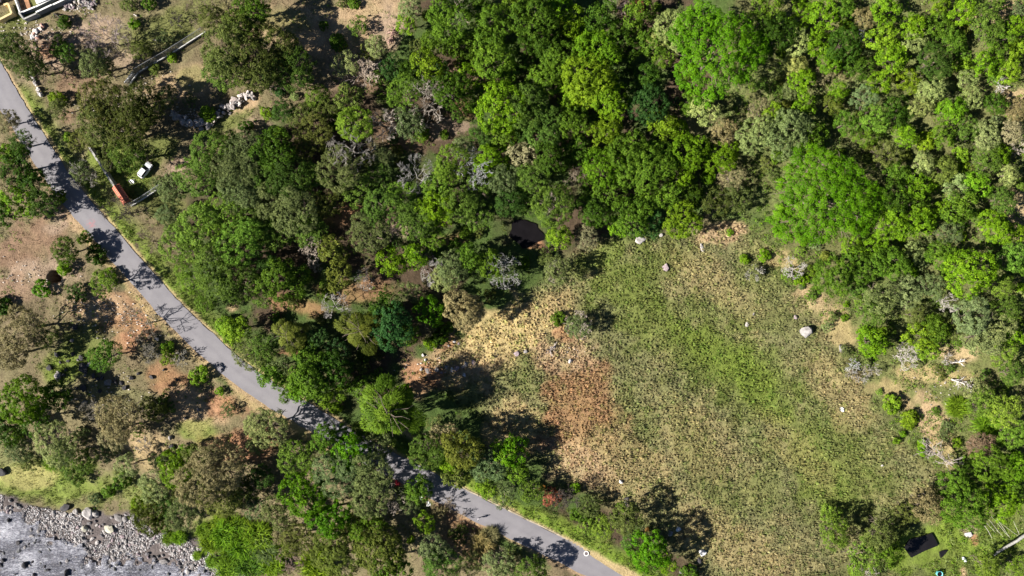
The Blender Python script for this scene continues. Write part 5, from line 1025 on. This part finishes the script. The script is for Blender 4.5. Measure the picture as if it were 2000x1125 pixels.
# ------------------------------------------------------------------ person walking on the road edge
def person(px, py, ang, label):
    p = px2w(px, py, 1.0); root = bpy.data.objects.new("person", None); COL.objects.link(root); root.location = (p.x, p.y, gz(p.x, p.y) + .05); root.rotation_euler = (0, 0, ang); tag(root, label, "person")
    J = dict(pel=(0, 0, .95), sp=(0.01, 0, 1.15), ch=(.02, 0, 1.36), nk=(.03, 0, 1.50), hd=(.06, 0, 1.62), ht=(.05, 0, 1.74),
             lh=(0, .10, .90), lk=(.17, .11, .50), la=(.22, .11, .09), lt=(.40, .12, .03), rh=(0, -.10, .90), rk=(.02, -.11, .49), ra=(-.24, -.11, .12), rt=(-.08, -.12, .03),
             ls=(.02, .19, 1.42), le=(-.10, .25, 1.15), lw=(-.02, .25, .92), rs=(.02, -.19, 1.42), re=(.10, -.25, 1.16), rw=(.24, -.24, .98))
    RAD = dict(pel=.15, sp=.14, ch=.16, nk=.06, hd=.10, ht=.085, lh=.095, lk=.062, la=.042, lt=.032, rh=.095, rk=.062, ra=.042, rt=.032, ls=.065, le=.045, lw=.032, rs=.065, re=.045, rw=.032)
    E = [('pel', 'sp'), ('sp', 'ch'), ('ch', 'nk'), ('nk', 'hd'), ('hd', 'ht'), ('pel', 'lh'), ('lh', 'lk'), ('lk', 'la'), ('la', 'lt'), ('pel', 'rh'), ('rh', 'rk'), ('rk', 'ra'), ('ra', 'rt'), ('ch', 'ls'), ('ls', 'le'), ('le', 'lw'), ('ch', 'rs'), ('rs', 're'), ('re', 'rw')]
    for s, wr in (('l', 'lw'), ('r', 'rw')):
        b = Vector(J[wr]); pl = b + Vector((.03, 0, -.09)); J[s + 'p'] = tuple(pl); RAD[s + 'p'] = .034; E.append((wr, s + 'p'))
        for f in range(4):
            y = (f - 1.5) * .02; t = pl + Vector((.02, y, -.05)); e = pl + Vector((.03, y, -.09 + .008 * abs(f - 1.5)))
            J[f'{s}f{f}'] = tuple(t); J[f'{s}g{f}'] = tuple(e); RAD[f'{s}f{f}'] = .009; RAD[f'{s}g{f}'] = .008; E += [(s + 'p', f'{s}f{f}'), (f'{s}f{f}', f'{s}g{f}')]
        J[s + 't1'] = tuple(pl + Vector((.05, 0, 0))); J[s + 't2'] = tuple(pl + Vector((.07, 0, -.04))); RAD[s + 't1'] = .011; RAD[s + 't2'] = .009; E += [(s + 'p', s + 't1'), (s + 't1', s + 't2')]
    names = list(J); me = bpy.data.meshes.new("body"); me.from_pydata([J[k] for k in names], [(names.index(a), names.index(b)) for a, b in E], [])
    m, N, L, P = newmat("walker_body"); tc = N.new("ShaderNodeTexCoord"); sx = N.new("ShaderNodeSeparateXYZ"); L.new(tc.outputs["Object"], sx.inputs[0]); dv = N.new("ShaderNodeMath"); dv.operation = 'DIVIDE'; dv.inputs[1].default_value = 1.8; L.new(sx.outputs["Z"], dv.inputs[0])
    rp = N.new("ShaderNodeValToRGB"); rp.color_ramp.interpolation = 'CONSTANT'; e = rp.color_ramp.elements; e[0].position = 0; e[0].color = (.03, .03, .03, 1); e[1].position = .05; e[1].color = (.09, .06, .12, 1)
    q = e.new(.53); q.color = (.85, .82, .84, 1); q = e.new(.835); q.color = (.42, .24, .16, 1); L.new(dv.outputs[0], rp.inputs["Fac"]); L.new(rp.outputs["Color"], P.inputs["Base Color"]); P.inputs["Roughness"].default_value = .8
    me.materials.append(m); o = link("body", me, root); sk = o.modifiers.new("skin", 'SKIN'); 
    for i, k in enumerate(names): v = me.skin_vertices[0].data[i]; v.radius = (RAD[k], RAD[k]); v.use_root = (k == 'pel')
    sd = o.modifiers.new("sub", 'SUBSURF'); sd.levels = 1; sd.render_levels = 2
    mb = MB(); hairm = plain("hair", (.02, .014, .01), .7, .2, 10); c = Vector((.045, 0, 1.69)); vs_ = []; fs = []
    for i in range(6):
        t = i / 5 * 1.75
        for k in range(12): a = k * 6.2832 / 12; vs_.append((c.x + .118 * math.sin(t) * math.cos(a) - .01, .105 * math.sin(t) * math.sin(a), c.z + .12 * math.cos(t) - .02 - (.05 if t > 1.2 and math.cos(a) < .3 else 0)))
    for i in range(5):
        for k in range(12): fs.append((i * 12 + k, (i + 1) * 12 + k, (i + 1) * 12 + (k + 1) % 12, i * 12 + (k + 1) % 12))
    mb.add(vs_, fs); mb.build("hair", hairm, root, True)
    return root
person(934, 1014, math.radians(150), "person in a white top walking along the road edge")

# ------------------------------------------------------------------ dead wood and small oddments
def fallen(name, pts, rads, label, twigs, tone, seed, lift=.25, cat="dead wood"):
    r = np.random.default_rng(seed); P = []
    for (a, b, h) in pts: p = px2w(a, b, h); P.append(np.array((p.x, p.y, p.z + h + .1)))
    base = P[0].copy(); root = bpy.data.objects.new(name, None); COL.objects.link(root); root.location = base - np.array((0, 0, pts[0][2] + .1)); tag(root, label, cat); o0 = np.array(root.location)
    segs = []; tw = []
    for i in range(len(P) - 1): segs += curved(P[i] - o0, P[i + 1] - o0, rads[i], rads[i + 1], r, .02)
    L = sum(np.linalg.norm(P[i + 1] - P[i]) for i in range(len(P) - 1))
    for _ in range(twigs):
        k = r.integers(0, len(P) - 1); f = r.uniform(.2, 1); q = P[k] + (P[k + 1] - P[k]) * f - o0; d = unit((P[k + 1] - P[k])[None])[0]; nd = unit((d + r.normal(size=3) * .75 + np.array((0, 0, .2)))[None])[0]; e = q + nd * L * r.uniform(.15, .38); e[2] = max(e[2], .1 + gz(e[0] + o0[0], e[1] + o0[1]) - o0[2]); rd = .03 + .02 * r.uniform()
        tw += curved(q, e, rd * 1.6, rd, r, .2)
        for _ in range(3):
            nd2 = unit((nd + r.normal(size=3) * .7)[None])[0]; e2 = e + nd2 * L * r.uniform(.06, .16); e2[2] = max(e2[2], .1 + gz(e2[0] + o0[0], e2[1] + o0[1]) - o0[2]); tw += curved(q + (e - q) * r.uniform(.5, 1), e2, rd, .02, r, .2, 2)
    a = segmesh(name, segs + tw, 5, M_PALEBARK); root.color = (*tone, 1)
    o = link(name, a, None, root.location); o.color = (*tone, 1); tag(o, label, cat); bpy.data.objects.remove(root); return o
PW = (.55, .52, .49)
fallen("fallen_branch", [(1848, 712, .3), (1862, 708, .5), (1878, 706, .6)], [.16, .12, .08], "upper bleached fallen branch among dry grass at far right", 9, PW, 31)
fallen("fallen_dead_tree", [(1858, 741, .4), (1870, 745, .6), (1885, 750, .7), (1898, 757, .6)], [.2, .17, .12, .06], "lower bleached fallen tree with many twigs at far right", 24, PW, 32)
fallen("leaning_dead_tree", [(1862, 912, 1.0), (1850, 902, 2.5), (1832, 890, 3.6), (1815, 880, 4.2)], [.2, .16, .11, .05], "leaning grey dead tree with a broom of bare branches", 30, (.36, .31, .28), 33)
fallen("fallen_dead_tree", [(745, 120, .4), (725, 132, .6), (705, 145, .8), (690, 155, .6)], [.17, .15, .11, .06], "pale fallen dead tree left of the dark north wood", 22, (.46, .38, .34), 34)
fallen("dead_brush", [(775, 50, .3), (765, 65, .4), (760, 82, .3)], [.08, .07, .04], "pinkish heap of dead brush at the edge of the north wood", 30, (.42, .27, .23), 35)
fallen("leaning_dead_tree", [(1941, 1084, .2), (1950, 1077, 1.0), (1975, 1062, 2.4), (2010, 1040, 4.2)], [.2, .3, .33, .36], "thick grey leaning dead trunk crossing the bottom right edge", 0, (.21, .205, .19), 36, cat="dead tree")
fallen("leaning_stem", [(1937, 1051, .1), (1927, 1033, 1.2), (1917, 1015, 2.2)], [.035, .03, .025], "leftmost long bare stem leaning by the bare patch of the lawn", 0, (.6, .56, .5), 37)  # a dried plant stem, like those of the fan below
for k, (a, b, c, d) in enumerate(sorted([(1936, 1008, 1968, 1046), (1945, 1010, 1972, 1050), (1930, 1014, 1958, 1048), (1952, 1020, 1990, 1048), (1979, 1018, 1990, 1044), (1925, 1020, 1944, 1040)], key=lambda q: -math.hypot(q[2] - q[0], q[3] - q[1]))):
    o = fallen("leaning_stem", [(c, d, .1), ((a + c) / 2, (b + d) / 2, 1.3), (a, b, 2.4)], [.03, .026, .02], f"thin pale bare stem, {NTH[k]} longest in the fan of leaning stems at lower right", 0, (.62, .58, .5), 40 + k); o["group"] = "fan of bare stems at the lower right"
fallen("dead_stump", [(106, 27, .1), (113, 31, .8), (121, 38, 1.2)], [.16, .13, .08], "blackened stump leaning out below the outer terrace wall", 3, (.05, .045, .04), 50)
fallen("dead_log", [(268, 32, .2), (262, 28, .3)], [.2, .16], "short grey log on the grass above the long fence", 3, (.5, .46, .42), 52)
fallen("dead_brush", [(300, 78, .2), (313, 80, .3)], [.1, .06], "small grey brush heap on the grass above the long fence", 12, (.3, .27, .24), 53)
fallen("fallen_branch", [(470, 352, .2), (500, 340, .3)], [.1, .06], "grey fallen branch under the airy trees right of the car", 5, (.34, .31, .28), 54)
fallen("dead_brush", [(1088, 668, .2), (1078, 680, .4), (1070, 690, .3)], [.08, .07, .04], "grey brush heap below the lone leafless meadow tree", 16, (.36, .31, .29), 55)
def scrap(px, py, R, label, h=.3, mat=None, name="plastic_sheet", cat="sheet"):
    p = px2w(px, py, h); rr_ = random.Random(int(px)); n = 9; mb = MB(); vs_ = []
    for i in range(n):
        for j in range(n):
            u_, v_ = i / (n - 1) * 2 - 1, j / (n - 1) * 2 - 1; k = .75 + .25 * math.cos(3 * u_ + px); vs_.append((u_ * R * 1.3 * k, v_ * R * .7 * k + .3 * R * u_ * u_, h + .16 * math.sin(5 * u_ + 3 * v_ + px) + rr_.uniform(-.04, .04)))
    fs = [(i * n + j, i * n + j + 1, (i + 1) * n + j + 1, (i + 1) * n + j) for i in range(n - 1) for j in range(n - 1)]
    mb.add(vs_, [tuple(reversed(f)) for f in fs]); o = mb.build(name, mat or M_WHITE, None, True, (p.x, p.y, float(sample(Z, p.x, p.y)))); o.rotation_euler = (0, 0, rr_.uniform(0, 3)); sm = o.modifiers.new("thick", 'SOLIDIFY'); sm.thickness = .03
    tag(o, label, cat); return o
scrap(823, 972, .75, "upper curled white sheet caught in roadside bushes", 2.6)
scrap(837, 983, .7, "lower white sheet scrap beside the road's dry bank", 1.4)
scrap(257, 355, .8, "crumpled pale sheets on the ground above the gate roof", .2)
p = px2w(1835, 1121, .6); tub = bpy.data.objects.new("water_tub", None); COL.objects.link(tub); tub.location = (p.x, p.y, float(sample(Z, p.x, p.y)) - .05); tag(tub, "round turquoise tub on the lawn at the bottom edge", "tub")
m_turq = plain("turquoise_plastic", (.16, .55, .6), .4, .1, 2); mb = MB(); n = 20; rings = [(.55, 0), (.68, .75), (.70, .8), (.62, .8), (.5, .1)]
vs_ = [(a * math.cos(i * 6.2832 / n), a * math.sin(i * 6.2832 / n), z) for a, z in rings for i in range(n)]; fs = [(k * n + i, k * n + (i + 1) % n, (k + 1) * n + (i + 1) % n, (k + 1) * n + i) for k in range(len(rings) - 1) for i in range(n)] + [tuple(range(4 * n, 5 * n))]
mb.add(vs_, fs); mb.build("shell", m_turq, tub, True); mb = MB(); mb.prism([(.6 * math.cos(i * 6.2832 / n), .6 * math.sin(i * 6.2832 / n)) for i in range(n)], .60, .62); mb.build("water", M_POOL, tub)

# ------------------------------------------------------------------ labels that single out every tree and shrub
MARKS = [("the white car", 283, 332), ("the manhole ring", 1145, 1081), ("the largest meadow boulder", 1578, 648), ("the forest pool", 1028, 458), ("the garden pool", 1798, 1064), ("the bright white boulder", 1372, 1079),
         ("the walking person", 929, 1017), ("the curved stone wall", 415, 235), ("the rocky river", 150, 1060), ("the top right corner", 2000, 0), ("the top left corner", 0, 0), ("the right edge's midpoint", 2000, 562), ("the left edge's midpoint", 0, 562),
         ("the top edge's midpoint", 1000, 0), ("the bottom left corner", 0, 1125), ("the bottom right corner", 2000, 1125), ("the lone meadow tree", 1128, 635), ("the dark boulder field", 160, 725), ("the ground pit", 107, 543), ("the photo's centre", 1000, 562)]
ORD = ["nearest", "second nearest", "third nearest", "fourth nearest", "fifth nearest", "sixth nearest", "seventh nearest", "eighth nearest", "ninth nearest", "tenth nearest", "eleventh nearest", "twelfth nearest", "13th nearest", "14th nearest", "15th nearest"]
bylook = {}
for t in POS: bylook.setdefault(t[3], []).append(t)
for look, ts in bylook.items():
    group = look.split(' ', 1)[1] + "s"
    for t in ts:
        o = t[0]
        if len(ts) == 1: o["label"] = look + ", the only one of its kind here"; 
        best = None
        for (mn, mx_, my) in MARKS:
            d = math.hypot(t[1] - mx_, t[2] - my); rank = sum(math.hypot(s[1] - mx_, s[2] - my) < d for s in ts)
            if best is None or (rank, d) < best[0]: best = ((rank, d), mn)
        if len(ts) > 1: o["label"] = f"{look}, {('nearest' if best[0][0] == 0 else NTH[best[0][0]] + ' nearest')} such to {best[1]}"
        o["group"] = group
print("objects", len(bpy.data.objects), "trees", len(POS), "tris", sum(len(m.loops) - 2 * len(m.polygons) for m in bpy.data.meshes))
